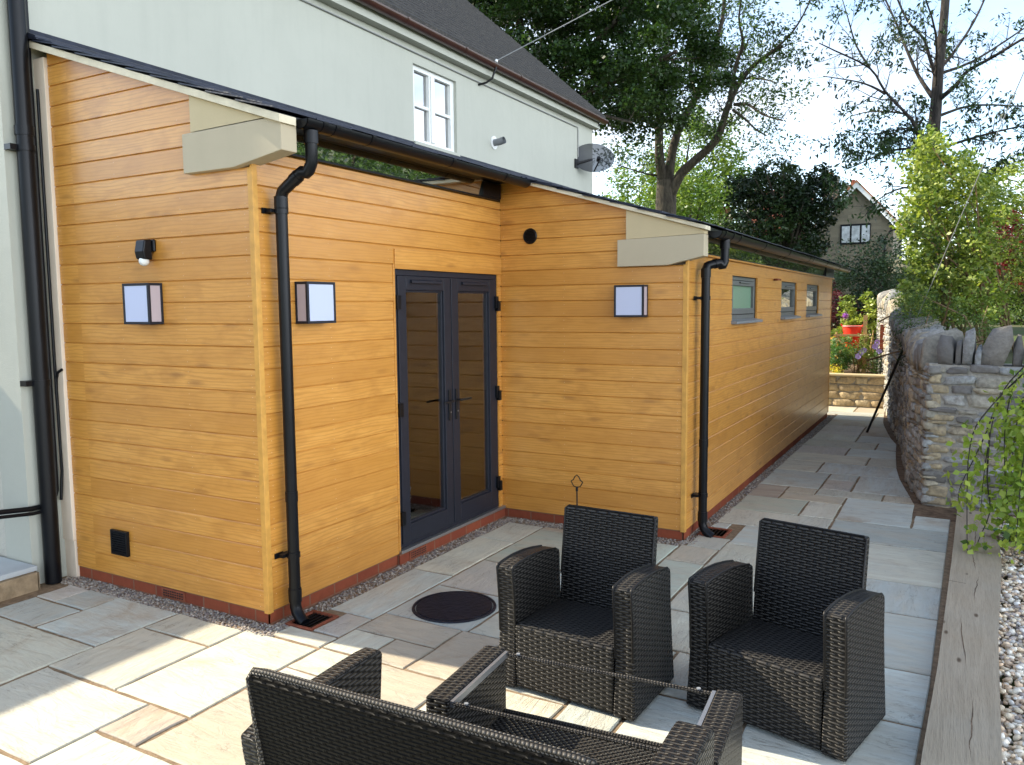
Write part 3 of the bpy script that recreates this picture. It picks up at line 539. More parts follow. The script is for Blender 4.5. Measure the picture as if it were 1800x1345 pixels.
# plinth
t = MB(); t.box(-1.90, -.012, .012, .018, -.03, .081); t.box(-.0, .0, 0, 0, 0, 0) if False else None
t.box(-.02, -.012, .012, 1.24, -.03, .081); t.box(-.02, .012, 1.24, YC + .012, -.03, .081); t.box(.012, XC - .012, YC + .012, YC + .02, -.03, .081); t.box(XC - .02, XC - .012, YC + .012, YE, -.03, .081); t.build('brick_plinth', 'brick', EX)
t = MB(); t.box(-.05, .028, 1.25, YC - .002, .082, .103); t.build('door_sill', 'steel', EX, bevel=.003)
for (xa, xb, ya, yb) in ((-.96, -.74, .004, .0115), (.0125, .0175, 1.35, 1.57), (1.0, 1.2, YC + .004, YC + .0115)):
    t = MB(); t.box(xa, xb, ya, yb, .012, .072)
    horiz = xb - xa > .1
    for i in range(9):
        for kk in range(3):
            u = .018 + i * .0215; z = .02 + kk * .016
            if horiz: t.box(xa + u, xa + u + .014, ya - .002, ya - .001, z, z + .009, 1)
            else: t.box(xb + .001, xb + .002, ya + u, ya + u + .014, z, z + .009, 1)
    t.build('air_brick', ['terracotta', 'blackmetal'], EX)
# kneeler stones (corbels)
def corbel(x0, x1, xs, yf, zb, zt, top, name):
    tt = .079 if name == 'a' else .058
    c1 = MB(); c1.prism([(x0, zb), (xs, zb), (x1, zb + .06), (x1, zt + .015), (x0, zt)], 1, yf, yf + .115)
    root = c1.build('kneeler_stone', 'caststone', EX, bevel=.004)
    c2 = MB(); c2.prism([(x0 + .07, zt + .002), (x1 - .002, zt + .017), (x1 - .002, zroof(x1) - tt), (x0 + .07, zroof(x0 + .07) - tt)], 1, yf + .003, yf + .11); c2.build('upper_block', 'caststone2', root, bevel=.003)
corbel(-.505, .275, -.10, -.045, 2.632, 2.855, None, 'a'); corbel(1.085, 1.775, 1.49, YC - .045, 2.152, 2.36, None, 'b')
# pilaster strip
t = MB(); t.box(-1.97, -1.833, -.022, .1, .26, 3.50); t.box(-1.96, -1.837, -.012, .1, -.02, .26); t.build('pilaster', 'pilaster', EX, bevel=.004, label='narrow cream rendered strip at the left end')
# roof
def roofpiece(x0, x1, y0, y1, th0, th1, mat, name, **k):
    b = MB(); xs = [x0] + [q for q in (-.57, .31) if x0 < q < x1] + [x1]; b.prism([(x, zroof(x) - th1) for x in xs] + [(x, zroof(x) - th0) for x in xs[::-1]], 1, y0, y1); return b.build(name, mat, EX, **k)
roofpiece(-1.96, .29, -.07, .055, .034, .078, 'verge', 'verge_board', bevel=.003); roofpiece(.17, 1.795, YC - .07, YC + .055, .026, .057, 'verge', 'verge_board', bevel=.003)
roofpiece(-1.95, .25, .056, YC - .071, .03, .06, 'plastic', 'roof_deck'); roofpiece(-1.95, 1.75, YC + .056, YE + .3, .03, .055, 'plastic', 'roof_deck')
r_ = random.Random(3); rs = MB(); R2 = random.Random(9)
def slates(xa, xb, ya, yb):
    # courses run along y; each course overlaps the one below it
    cx = xb; ci = 0
    while cx > xa:
        x0 = max(cx - .23, xa); y = ya - (.15 if ci % 2 else 0)
        while y < yb:
            y2 = min(y + .30, yb); yy0 = max(y, ya)
            if y2 - yy0 > .03:
                dj = R2.uniform(-.006, .006); zt = R2.uniform(0, .006); ys = yy0 + (R2.uniform(-.012, .008) if yy0 == ya else .002); ye = y2 - .002 + (R2.uniform(-.01, .01) if y2 == yb else 0)
                e = cx + dj + .01; s0 = max(x0 - .05, xa)
                zl = lambda x, o: zroof(x) - .034 + o * .8
                vs = []
                for o in (0.0, .010):
                    vs += [(s0, ys, zl(s0, .003 + o)), (e, ys, zl(e, .028 + zt + o)), (e, ye, zl(e, .028 + zt + o)), (s0, ye, zl(s0, .003 + o))]
                rs.add(vs, [(0, 3, 2, 1), (4, 5, 6, 7), (0, 1, 5, 4), (1, 2, 6, 5), (2, 3, 7, 6), (3, 0, 4, 7)])
                if yy0 == ya:   # second thickness along the verge
                    vs = []
                    for o in (.012, .022): vs += [(s0 + .03, ys + .012, zl(s0, o)), (e - .1, ys + .012, zl(e - .1, .02 + zt + o)), (e - .1, ys + .2, zl(e - .1, .02 + zt + o)), (s0 + .03, ys + .2, zl(s0, o))]
                    rs.add(vs, [(0, 3, 2, 1), (4, 5, 6, 7), (0, 1, 5, 4), (1, 2, 6, 5), (2, 3, 7, 6), (3, 0, 4, 7)])
            y = y2
        cx = x0; ci += 1
slates(-1.95, .275, -.085, YC - .06); slates(-1.95, 1.775, YC - .085, YE + .35); rs.build('slate_roof', 'slate', EX)
t = MB(); t.prism([(-1.949, zroof(-1.95) - .03), (-1.80, zroof(-1.80) - .0), (-1.80, zroof(-1.8) + .012), (-1.92, zroof(-1.92) + .015), (-1.949, zroof(-1.95) + .04)], 1, -.085, YE + .3); t.build('flashing', 'slate', EX)
# eaves boards and clerestory glazing
t = MB(); t.box(.0, .026, .075, YC - .046, 2.735, 2.750); t.box(.0, .045, .075, .175, 2.752, 2.872); t.box(.0, .20, .075, YC - .05, 2.876, 2.888)
t.box(.0, .035, 2.42, YC - .046, 2.7505, 2.865); t.build('eaves_frame', 'plastic', EX, bevel=.002)  # black end board added in place of the dark reflection in the glass
t = MB(); t.prism([(.008, 2.752), (.012, 2.752), (.030, 2.874), (.026, 2.874)], 1, .175, 2.42); t.build('clerestory_glass', 'mirrorglass', EX)
t = MB(); t.box(XC - .02, XC + .02, YC + .126, YE + .1, 2.2505, 2.262); t.box(XC - .02, XC + .02, YC + .126, YC + .18, 2.262, 2.42); t.box(XC - .02, XC + .02, YE - .75, YE + .1, 2.262, 2.42); t.box(XC - .02, XC + .09, YC + .075, YE + .15, 2.405, 2.42)
t.build('eaves_frame', 'plastic', EX, bevel=.002)
t = MB(); t.prism([(XC - .014, 2.262), (XC - .010, 2.262), (XC + .012, 2.404), (XC + .008, 2.404)], 1, YC + .18, YE - .75); t.build('clerestory_glass', 'mirrorglass', EX)
# gutters
def halfround(b, y0, y1, xc, zc, r, mi=0, th=.004, seg=14):
    prof = [(xc + r * math.cos(PI + PI * k / seg), zc + r * math.sin(PI + PI * k / seg)) for k in range(seg + 1)]
    inner = [(xc + (r - th) * math.cos(PI + PI * k / seg), zc + (r - th) * math.sin(PI + PI * k / seg)) for k in range(seg + 1)]
    poly = prof + inner[::-1]; n = len(poly); vs = [(x, y0, z) for x, z in poly] + [(x, y1, z) for x, z in poly]
    fs = [(i, (i + 1) % n, n + (i + 1) % n, n + i) for i in range(n)]; m = seg + 1
    for e in (0, n): fs += [(e + i, e + i + 1, e + n - 2 - i, e + n - 1 - i) for i in range(seg)]
    b.add(vs, fs, mi)
def gutter(xc, zc, y0, y1, joints, mat='plastic', parent=EX, label=None, r=.056, jr=.006):
    b = MB(); halfround(b, y0, y1, xc, zc, r)
    for y in (y0, y1 - .006): b.prism([(xc + r * math.cos(PI + PI * k / 14), zc + r * math.sin(PI + PI * k / 14)) for k in range(15)], 1, y, y + .006)
    root = b.build('gutter', mat, parent, smooth=40, label=label)
    for yj in joints:
        q = MB(); halfround(q, yj, yj + .035, xc, zc + .004, r + jr, th=.005); q.build('gutter_bracket', mat, root, smooth=40)
    return root
G1 = gutter(.303, 2.870, .075, YC - .10, [.20, .30, .62, 1.5, 2.25], r=.052, label='black half-round gutter over the french doors')
G2 = gutter(1.825, 2.402, YC + .075, YE + .42, [2.93, 3.18, 3.42, 4.4, 5.6, 6.9, 7.15, 8.3, 9.6, 10.7], label='black half-round gutter along the long side wall')
def downpipe(xw, xg, zg, y, ybend, zb, zfoot, label, clips):
    # xw wall pipe axis, xg gutter outlet axis
    b = MB(); r = .034
    yt = ybend
    pts = [(xg, yt, zg - .02), (xg, yt, zg - .17)]
    p1, p2 = Vector((xg, yt, zg - .17)), Vector((xw, y, zb))
    for k in range(1, 5):
        a_ = k / 4 * .5; pts.append(tuple(p1.lerp(p2, a_ * .30) + Vector((0, 0, -.03 * math.sin(a_ * PI)))))
    for k in range(5): pts.append(tuple(p1.lerp(p2, .3 + .1 * k)))
    for k in range(1, 4):
        a_ = k / 4; pts.append(tuple(p1.lerp(p2, .7 + .3 * a_) + Vector((0, 0, .03 * math.sin((1 - a_ * .5) * PI) if False else 0))))
    pts += [tuple(p2 + Vector((0, 0, -.03))), (xw, y, zb - .08)]
    pts = [pts[0], pts[1]] + pts[3:]
    pts += [(xw, y, zfoot + .09), (xw, y, zfoot + .05), (xw + .015, y - .003, zfoot + .015), (xw + .05, y - .01, zfoot - .015), (xw + .085, y - .015, zfoot - .035)]
    b.tube(pts, r, 16); root = b.build('downpipe', 'plastic', EX, smooth=50, label=label)
    L4 = lambda t: tuple(p1.lerp(p2, t))
    for pa, pb, ra in (((xg, yt, zg), (xg, yt, zg - .07), .006), ((xw, y, zb - .02), (xw, y, zb - .09), .005), ((xw, y, zfoot + .16), (xw, y, zfoot + .08), .005), (L4(.42), L4(.58), .004), ((xw, y, .78), (xw, y, .72), .003)):
        q = MB(); q.tube([pa, pb], r + ra, 16); q.build('pipe_socket', 'plastic', root, smooth=50)
    for zc in clips:
        q = MB(); q.tube([(xw, y, zc + .016), (xw, y, zc - .016)], r + .005, 16); q.box(xw - .065, xw - .02, y - .065, y + .02, zc - .010, zc + .010); q.box(xw - .068, xw - .063, y - .085, y - .02, zc - .016, zc + .016); q.build('pipe_clip', 'plastic', root, smooth=50)
downpipe(.072, .303, 2.82, .14, .15, 2.50, .035, 'black downpipe with swan neck at the near corner', [2.40, .40])
downpipe(XC + .075, 1.825, 2.355, 2.99, 3.12, 2.15, .035, 'black downpipe with swan neck at the far corner', [1.90, .33])
# gullies
for (x0, x1, y0, y1) in ((.055, .262, .065, .305), (1.67, 1.89, 2.985, 3.25)):
    lab = 'square open drain gully at the foot of the near downpipe' if x0 < 1 else 'square open drain gully at the foot of the far downpipe'
    dg = empty('drain_gully', ((x0 + x1) / 2, (y0 + y1) / 2, 0), 0, lab, 'drain', 'drain gullies under the downpipes')
    t = MB(); w = .022; t.box(x0, x1, y0, y0 + w, -.05, .004); t.box(x0, x1, y1 - w, y1, -.05, .004); t.box(x0, x0 + w, y0 + w, y1 - w, -.05, .004); t.box(x1 - w, x1, y0 + w, y1 - w, -.05, .004); t.build('frame', 'terracotta', dg, bevel=.003)
    t = MB(); t.box(x0 + w, x1 - w, y0 + w, y1 - w, -.012, -.008)
    for k in range(5): t.box(x0 + w + .02 + k * .03, x0 + w + .026 + k * .03, y0 + w, y1 - w, -.008, -.003)
    t.build('grate', 'blackmetal', dg)
# french doors
DR = MB(); DR.box(-.06, -.008, 1.263, 1.296, .105, 2.117); DR.box(-.06, -.008, 2.648, 2.688, .105, 2.117); DR.box(-.06, -.008, 1.296, 2.648, 2.075, 2.117); DR.box(-.06, -.008, 1.296, 2.648, .105, .135)
fr = DR.build('door_frame', 'anthracite', EX, bevel=.002)
for (y0, y1, hs, nm) in ((1.299, 1.968, 1, 'left'), (1.978, 2.645, -1, 'right')):
    d = MB(); st = .095; z0, z1 = .138, 2.072
    d.box(-.055, .002, y0, y0 + st, z0, z1); d.box(-.055, .002, y1 - st, y1, z0, z1); d.box(-.055, .002, y0 + st, y1 - st, z0, z0 + .13); d.box(-.055, .002, y0 + st, y1 - st, z1 - .10, z1)
    # glazing bead
    bd = .016
    for q in ((y0 + st, y0 + st + bd, z0 + .13, z1 - .10), (y1 - st - bd, y1 - st, z0 + .13, z1 - .10), (y0 + st + bd, y1 - st - bd, z0 + .13, z0 + .13 + bd), (y0 + st + bd, y1 - st - bd, z1 - .10 - bd, z1 - .10)): d.box(-.045, -.012, *q)
    leaf = d.build('door', 'anthracite', EX, bevel=.004, label=nm + ' leaf of the grey french doors')
    g = MB(); g.box(-.034, -.028, y0 + st, y1 - st, z0 + .13, z1 - .10); g.build('glass', 'glass', leaf)
    h = MB(); yc = (y0 + y1) / 2; h.prism([(.002, 2.048), (.02, 2.04), (.024, 2.022), (.002, 2.028)], 1, yc - .19, yc + .19); h.build('trickle_vent', 'anthracite', leaf, bevel=.002)
    yh = y1 - .045 if hs == 1 else y0 + .045
    h = MB(); h.box(.002, .012, yh - .014, yh + .014, .965, 1.205); h.tube([(.012, yh, 1.12), (.05, yh, 1.12), (.055, yh - hs * .02, 1.12), (.055, yh - hs * .13, 1.118), (.05, yh - hs * .14, 1.118)], .009, 8); h.tube([(.012, yh, 1.03), (.018, yh, 1.03)], .008, 8, 0)
    h.build('handle', 'blackmetal', leaf, bevel=.002)
    h = MB(); h.tube([(.012, yh, 1.03), (.0195, yh, 1.03)], .0065, 8); h.build('lock_cylinder', 'steel', leaf)
    yg = 1.29 if hs == 1 else 2.655
    for zc in (1.885, 1.12, .33):
        h = MB(); h.box(-.008, .022, yg - .022, yg + .022, zc - .05, zc + .05)
        if hs == -1: h.box(.0, .034, yg + .0, yg + .035, zc - .075, zc + .01)
        h.build('hinge', 'plastic', leaf, bevel=.002)
# curtains inside
t = MB()
for (ya, yb, xx) in ((1.40, 1.60, -.09), (2.22, 2.48, -.085)):
    n = 40; pts = [(xx + .02 * math.sin(k / n * (yb - ya) * 90), ya + (yb - ya) * k / n) for k in range(n + 1)]
    t.add([(x, y, .12) for x, y in pts] + [(x, y, 2.1) for x, y in pts], [(k, k + 1, n + 2 + k, n + 1 + k) for k in range(n)])
t.build('curtain', 'curtain', EX, smooth=179)
# side windows
for i, (w0, w1) in enumerate(WINS):
    f = MB(); x1 = XC - .028; x0 = x1 - .05; z0, z1 = 1.705, 2.11; s = .055
    f.box(x0, x1, w0, w0 + s, z0, z1); f.box(x0, x1, w1 - s, w1, z0, z1); f.box(x0, x1, w0 + s, w1 - s, z0, z0 + .045); f.box(x0, x1, w0 + s, w1 - s, z1 - .035, z1)
    f.box(x0, x1 + .012, w0 + s, w1 - s, z0 + .05, z0 + .105); f.box(x0, x1 + .012, w0 + s, w1 - s, z1 - .085, z1 - .04); f.box(x0, x1 + .012, w0 + s, w0 + s + .05, z0 + .105, z1 - .085); f.box(x0, x1 + .012, w1 - s - .05, w1 - s, z0 + .105, z1 - .085)
    f.box(x1 + .012, x1 + .03, (w0 + w1) / 2 - .2, (w0 + w1) / 2 + .2, z1 - .06, z1 - .048)
    wn = f.build('window', 'greyframe', EX, bevel=.004)
    g = MB(); g.box(x1 - .02, x1 - .014, w0 + s + .04, w1 - s - .04, z0 + .09, z1 - .07); g.build('pane', 'frosted' if i == 0 else 'mirrorglass', wn)
    g = MB(); g.prism([(XC - .03, 1.708), (XC + .055, 1.690), (XC + .055, 1.668), (XC - .03, 1.668)], 1, w0 - .02, w1 + .03); g.build('sill', 'sill', wn, bevel=.003)
t = MB(); t.tube([(XC, 5.98, 2.118), (XC + .05, 5.98, 2.118)], .012, 8); t.tube([(XC + .05, 5.9, 2.118), (XC + .05, 6.1, 2.118)], .010, 8); t.build('gate_hook', 'terracotta', EX)
# wall lights
def wall_light(x, y, z, rz, label, flip):
    o = empty('wall_light', (x, y, z), rz, label, 'wall light', 'box lanterns on the timber walls')
    w, h, d, t_ = .245, .25, .10, .016; b = MB(); H = h / 2; Wd = w / 2
    for zz in (-H, H - t_): b.box(-Wd, Wd, -d, 0, zz, zz + t_)
    for xx in (-Wd, Wd - t_): b.box(xx, xx + t_, -d, -d + t_, -H + t_, H - t_); b.box(xx, xx + t_, -t_, 0, -H + t_, H - t_)
    b.build('frame', 'anthracite', o, local=True, bevel=.0015)
    b = MB(); b.box(-Wd + t_, Wd - t_, -d + .004, -d + .010, -H + t_, H - t_); b.build('diffuser', 'diffuser', o, local=True)
    for sx in (-1, 1):
        b = MB(); b.box(min(sx * Wd, sx * (Wd - .008)) + (0.003 if sx < 0 else 0), max(sx * Wd, sx * (Wd - .008)) - (0.003 if sx > 0 else 0), -d + t_, -t_, -H + t_, H - t_); b.build('side_diffuser', 'diffuser_side', o, local=True)
    return o
wall_light(-.92, -.001, 1.885, 0, 'black framed box wall light on the left gable end under the motion sensor', 0)
wall_light(.001, .418, 1.882, PI / 2, 'black framed box wall light between the near downpipe and the french doors', 1)
wall_light(1.203, YC - .001, 1.882, 0, 'black framed box wall light under the round vent on the projecting gable', 0)
# motion sensor
o = empty('motion_sensor', (-.89, 0, 2.2), 0, 'small black motion sensor above the wall light on the left gable end', 'sensor')
b = MB(); b.box(-.055, .055, -.02, 0, .0, .075); b.prism([(-.02, -.05), (-.075, -.045), (-.085, -.0), (-.07, .07), (-.02, .075)], 0, -.042, .042); b.build('housing', 'plastic', o, local=True, bevel=.008)
b = MB(); pr_ = [(0, 0, -.085), (0, 0, -.078), (0, 0, -.065), (0, 0, -.05), (0, 0, -.04)]; b.tube([(0, -.05, z) for (_, _, z) in pr_], [.008, .022, .03, .03, .026], 14); b.build('lens', 'whitepaint', o, local=True, smooth=60)
# vents
o = empty('wall_vent', (-1.335, 0, .315), 0, 'square black louvred vent low on the left gable end', 'air vent'); b = MB(); b.box(-.085, .085, -.012, 0, -.083, .083); b.build('backplate', 'plastic', o, local=True, bevel=.003)
b = MB(); 
for k in range(9): z = -.062 + k * .0155; b.prism([(-.012, z), (-.022, z - .004), (-.022, z + .002), (-.012, z + .009)], 0, -.068, .068)
for xx in (-.085, .07): b.box(xx, xx + .015, -.022, -.012, -.083, .083)
for zz in (-.083, .07): b.box(-.07, .07, -.022, -.012, zz, zz + .013)
b.build('louvre', 'plastic', o, local=True)
o = empty('round_vent', (.292, YC, 2.432), 0, 'round black extractor vent high on the projecting gable end', 'air vent'); b = MB(); n = 24
rg = [(.062, 0), (.066, -.012), (.058, -.022), (.050, -.020), (.050, -.008), (0.001, -.008)]; vs = [(r * math.cos(2 * PI * k / n), y, r * math.sin(2 * PI * k / n)) for r, y in rg for k in range(n)]
b.add(vs, [(i * n + k, i * n + (k + 1) % n, (i + 1) * n + (k + 1) % n, (i + 1) * n + k) for i in range(5) for k in range(n)]); b.build('rim', 'plastic', o, local=True, smooth=40)
b = MB()
for k in range(8): z = -.042 + k * .012; w_ = math.sqrt(max(.0001, .049 ** 2 - z * z)); b.prism([(-.009, z), (-.018, z - .003), (-.018, z), (-.009, z + .006)], 0, -w_, w_)
b.build('louvre', 'plastic', o, local=True)

# ============================================================ house
HX = -1.95; HY = -.245; HE = 9.22
HO = empty('house', (HX, HY, 0), 0, 'cream rendered two storey house with grey tiled roof behind the timber extension', 'house')
WY0, WY1, WZ0, WZ1 = 4.23, 5.11, 3.70, 4.55
t = MB()
t.box(HX - .3, HX, HY, WY0, 3.3, 4.80); t.box(HX - .3, HX, WY1, HE, 3.3, 4.80); t.box(HX - .3, HX, WY0, WY1, 3.3, WZ0); t.box(HX - .3, HX, WY0, WY1, WZ1, 4.80); t.box(HX - .3, HX, HY, HE, -.1, 3.3)
t.build('wall', 'render', HO)
RX = HX - 3.55; RZ = 4.92 + .88 * 3.55
t = MB(); t.prism([(HX - .301, .20), (HX - .302, 4.92), (RX, RZ - .12), (2 * RX - HX, 4.92), (2 * RX - HX, .20)], 1, HY, HY + .3); t.build('gable_wall', 'roughrender', HO); t = MB()
t.prism([(HX - .301, 0), (HX - .301, 4.92), (RX, RZ - .12), (2 * RX - HX, 4.92), (2 * RX - HX, 0)], 1, HE - .3, HE); t.build('gable_wall', 'roughrender', HO)
t = MB(); t.prism([(HX - .3, 0), (2 * RX - HX, 0), (2 * RX - HX, .2), (HX - .3, .2)], 1, HY + .01, HY + .3); t.box(2 * RX - HX, 2 * RX - HX + .3, HY + .3, HE - .3, 0, 4.9); t.build('rear_wall', 'roughrender', HO)
# tiles in stepped courses
rt = MB(); n = 30
def rz_(x): return 4.945 + .88 * (HX + .16 - x)
cx = HX + .19; 
while cx > RX:
    x2 = max(cx - .105, RX); rt.prism([(cx, rz_(cx) + .03), (x2 - .03, rz_(x2 - .03) + .012), (x2 - .03, rz_(x2 - .03) - .02), (cx, rz_(cx) - .02)], 1, HY - .12, HE + .10); cx = x2
rt.build('roof', 'rooftile', HO)
t = MB(); t.prism([(RX, RZ + .16), (RX - .1, RZ + .12), (2 * RX - HX - .2, 4.80), (2 * RX - HX - .2, 4.86)], 1, HY - .12, HE + .1); t.build('rear_roof', 'rooftile', HO)
t = MB(); t.tube([(RX, HY - .12, RZ + .12), (RX, HE + .1, RZ + .12)], .13, 10); t.build('ridge', 'rooftile', HO, smooth=50)
t = MB(); t.box(HX, HX + .10, HY - .06, HE + .06, 4.745, 4.915); t.box(HX - .3, HX + .10, HY - .06, HE + .06, 4.9155, 4.935); t.box(HX, HX + .112, HY - .06, HE + .06, 4.74, 4.757); t.build('fascia', 'render', HO, bevel=.004)
t = MB()
for s_ in (0,): t.prism([(HX + .10, 4.78), (RX, RZ - .02), (RX, RZ + .12), (HX + .10, 4.93)], 1, HE + .001, HE + .06)
t.build('bargeboard', 'render', HO)
gutter(HX + .165, 4.885, HY - .1, HE + .14, [.4, 1.8, 2.9, 3.85, 5.0, 6.35, 7.8], 'brownplastic', HO, 'dark brown half-round gutter under the house eaves', r=.062)
t = MB(); t.tube([(HX + .015, HY, 4.69), (HX + .015, 5.4, 4.66), (HX + .015, 8.6, 4.66), (HX + .012, 8.62, 4.6), (HX + .012, 8.62, 4.2)], .008, 6); t.build('cable', 'wire', HO)
# sash window
f = MB(); xw = HX - .10; fw = .05
f.box(xw, xw + .06, WY0, WY0 + fw, WZ0, WZ1); f.box(xw, xw + .06, WY1 - fw, WY1, WZ0, WZ1); f.box(xw, xw + .06, WY0 + fw, WY1 - fw, WZ0, WZ0 + .05); f.box(xw, xw + .06, WY0 + fw, WY1 - fw, WZ1 - .05, WZ1); ym = (WY0 + WY1) / 2 - .02; zm = (WZ0 + WZ1) / 2
f.box(xw, xw + .075, ym - .035, ym + .035, WZ0 + .05, WZ1 - .05)
for a_, b2 in ((WY0 + fw, ym - .035), (ym + .035, WY1 - fw)):
    f.box(xw + .01, xw + .052, a_, b2, zm - .018, zm + .018); f.box(xw + .005, xw + .06, a_, a_ + .025, WZ0 + .05, WZ1 - .05); f.box(xw + .005, xw + .06, b2 - .025, b2, WZ0 + .05, WZ1 - .05)
wn = f.build('window', 'whitepaint', HO, bevel=.003)
g = MB(); g.box(xw + .015, xw + .02, WY0 + fw, WY1 - fw, WZ0 + .05, WZ1 - .05); g.build('pane', 'glassdark', wn)
g = MB(); g.box(HX - .10, HX + .03, WY0 - .02, WY1 + .02, WZ0 - .035, WZ0 - .001); g.build('sill', 'render', wn)
# soil pipe and conduit on the house corner
sp = MB(); sp.tube([(-1.885, -.145, 0), (-1.885, -.145, 6.0)], .052, 18)
for z in (2.9, 1.37): sp.tube([(-1.885, -.145, z - .02), (-1.885, -.145, z + .02)], .058, 18); sp.box(-1.95, -1.88, -.245, -.14, z - .018, z + .018)
for z in (4.1, 2.98): sp.tube([(-1.885, -.145, z), (-1.885, -.145, z + .06)], .058, 18)
sp.build('soil_pipe', 'plastic', HO, smooth=50, label='thick black soil pipe at the left house corner')
t = MB(); t.tube([(-1.915, -.075, 5.5), (-1.915, -.07, 3.2), (-1.915, -.07, .62), (-1.915, -.10, .53), (-1.91, -.25, .53), (-1.91, -.5, .56), (-1.91, -.8, .68)], .018, 8)
t.tube([(-1.905, -.03, 3.3), (-1.90, -.035, 1.5), (-1.90, -.03, .75), (-1.90, -.05, .55)], .010, 8); t.tube([(-1.90, -.035, 1.28), (-1.90, -.03, 1.38), (-1.88, -.03, 1.43), (-1.83, -.03, 1.45)], .010, 8); t.tube([(-1.90, -.12, .50), (-1.89, -.25, .50), (-1.89, -.5, .53), (-1.9, -.8, .66)], .012, 8); t.build('conduit', 'plastic', HO, smooth=60)
# flue, bracket, dish
o = empty('flue_vent', (HX, 5.99, 3.98), 0, 'small white round flue vent on the cream house wall', 'flue'); b = MB(); b.tube([(0, 0, 0), (.012, 0, 0)], .085, 20); b.build('flange', 'whitepaint', o, local=True, smooth=40); b = MB(); b.tube([(.012, 0, 0), (.10, 0, .005), (.16, 0, .02)], [.045, .045, .045], 16, cap=False); b.tube([(.07, 0, 0), (.075, 0, 0)], .043, 16); b.build('pipe', 'sill', o, local=True, smooth=40)
o = empty('cable_bracket', (HX, 5.62, 4.63), 0, 'curved metal bracket holding the overhead cable under the brown gutter', 'bracket'); b = MB(); b.tube([(0, 0, 0), (.10, .03, .02), (.17, .06, .07), (.20, .1, .2), (.20, .12, .28)], .014, 8); b.build('arm', 'blackmetal', o, local=True, smooth=60); b = MB(); b.tube([(.20, .1, .27), (.20, .12, .30)], .02, 8); b.build('insulator', 'whiteorn', o, local=True)
tag(MB().tube([(HX + .20, 5.75, 4.93), (2.2, 8.0, 7.2), (7.5, 10.8, 10.4), (12, 13, 13.2)], .006, 5).build('overhead_cable', 'wire'), 'thin overhead telephone cable rising from the house eaves into the trees', 'cable')
DC = Vector((HX + .22, 8.75, 4.19))
o = empty('satellite_dish', (HX, 8.62, 4.1), 0, 'dark oval satellite dish on the far end of the house wall', 'satellite dish')
nd = Vector((.60, -.78, .16)).normalized(); ux = nd.cross(Vector((0, 0, 1))).normalized(); uy = ux.cross(nd).normalized(); b = MB(); vs = [tuple(DC - nd * .06)]; fs = []; n = 32; m = 5
for i in range(1, m + 1):
    for k in range(n): q = i / m; vs.append(tuple(DC + ux * (.345 * q * math.cos(2 * PI * k / n)) + uy * (.235 * q * math.sin(2 * PI * k / n)) + nd * (-.06 + .06 * q * q)))
fs += [(0, 1 + k, 1 + (k + 1) % n) for k in range(n)]
for i in range(m - 1): fs += [(1 + i * n + k, 1 + (i + 1) * n + k, 1 + (i + 1) * n + (k + 1) % n, 1 + i * n + (k + 1) % n) for k in range(n)]
b.add(vs, fs); d_ = b.build('dish', 'dishmesh', o, smooth=179); 
b = MB(); b.box(HX, HX + .02, 8.50, 8.62, 4.02, 4.16); b.tube([(HX + .01, 8.56, 4.09), tuple(DC - nd * .08)], .02, 8); b.build('mount', 'blackmetal', o)
b = MB(); p_ = DC - uy * .22; q_ = DC + nd * .32 - uy * .17; b.tube([tuple(p_), tuple(q_)], .012, 8); b.tube([tuple(q_ - nd * .05 + uy * .03), tuple(q_ + nd * .01 + uy * .06)], .03, 10); b.build('receiver_arm', 'blackmetal', o)
# doorstep
o = empty('door_step', (-2.4, -.75, 0), 0, 'raised stone doorstep with pale slate top at the left house corner', 'step')
b = MB(); b.box(-3.0, -1.87, -1.4, HY - .01, .115, .150); b.build('tread', 'slatetop', o, bevel=.006)
b = MB(); rr = random.Random(4); y = -1.4
while y < HY - .02: w = min(rr.uniform(.16, .30), HY - .01 - y); b.box(-2.95, -1.835 + rr.uniform(-.01, .01), y, y + w - .008, -.02, .113); y += w
b.build('stone_riser', 'stepstone' if 'stepstone' in M else simple('stepstone', (.30, .225, .14), .9, .2, nscale=8, var=.35, bump=.9, bs=25), o, bevel=.02)
# outbuilding to the left of the photograph, its eaves shade the near paving
OB = empty('outbuilding', (-4.7, -5, 0), 0, 'plain rendered outbuilding wall just outside the left edge', 'outbuilding')
b = MB(); b.box(-6.6, -4.60, -9, HY - .02, -.05, 3.0); b.build('wall', 'roughrender', OB); b = MB(); b.prism([(-4.55, 3.045), (-6.7, 3.05), (-6.7, 3.4 - .2), (-5.6, 3.32 - .2)], 1, -9.05, HY - .02); b.build('roof', 'rooftile', OB)
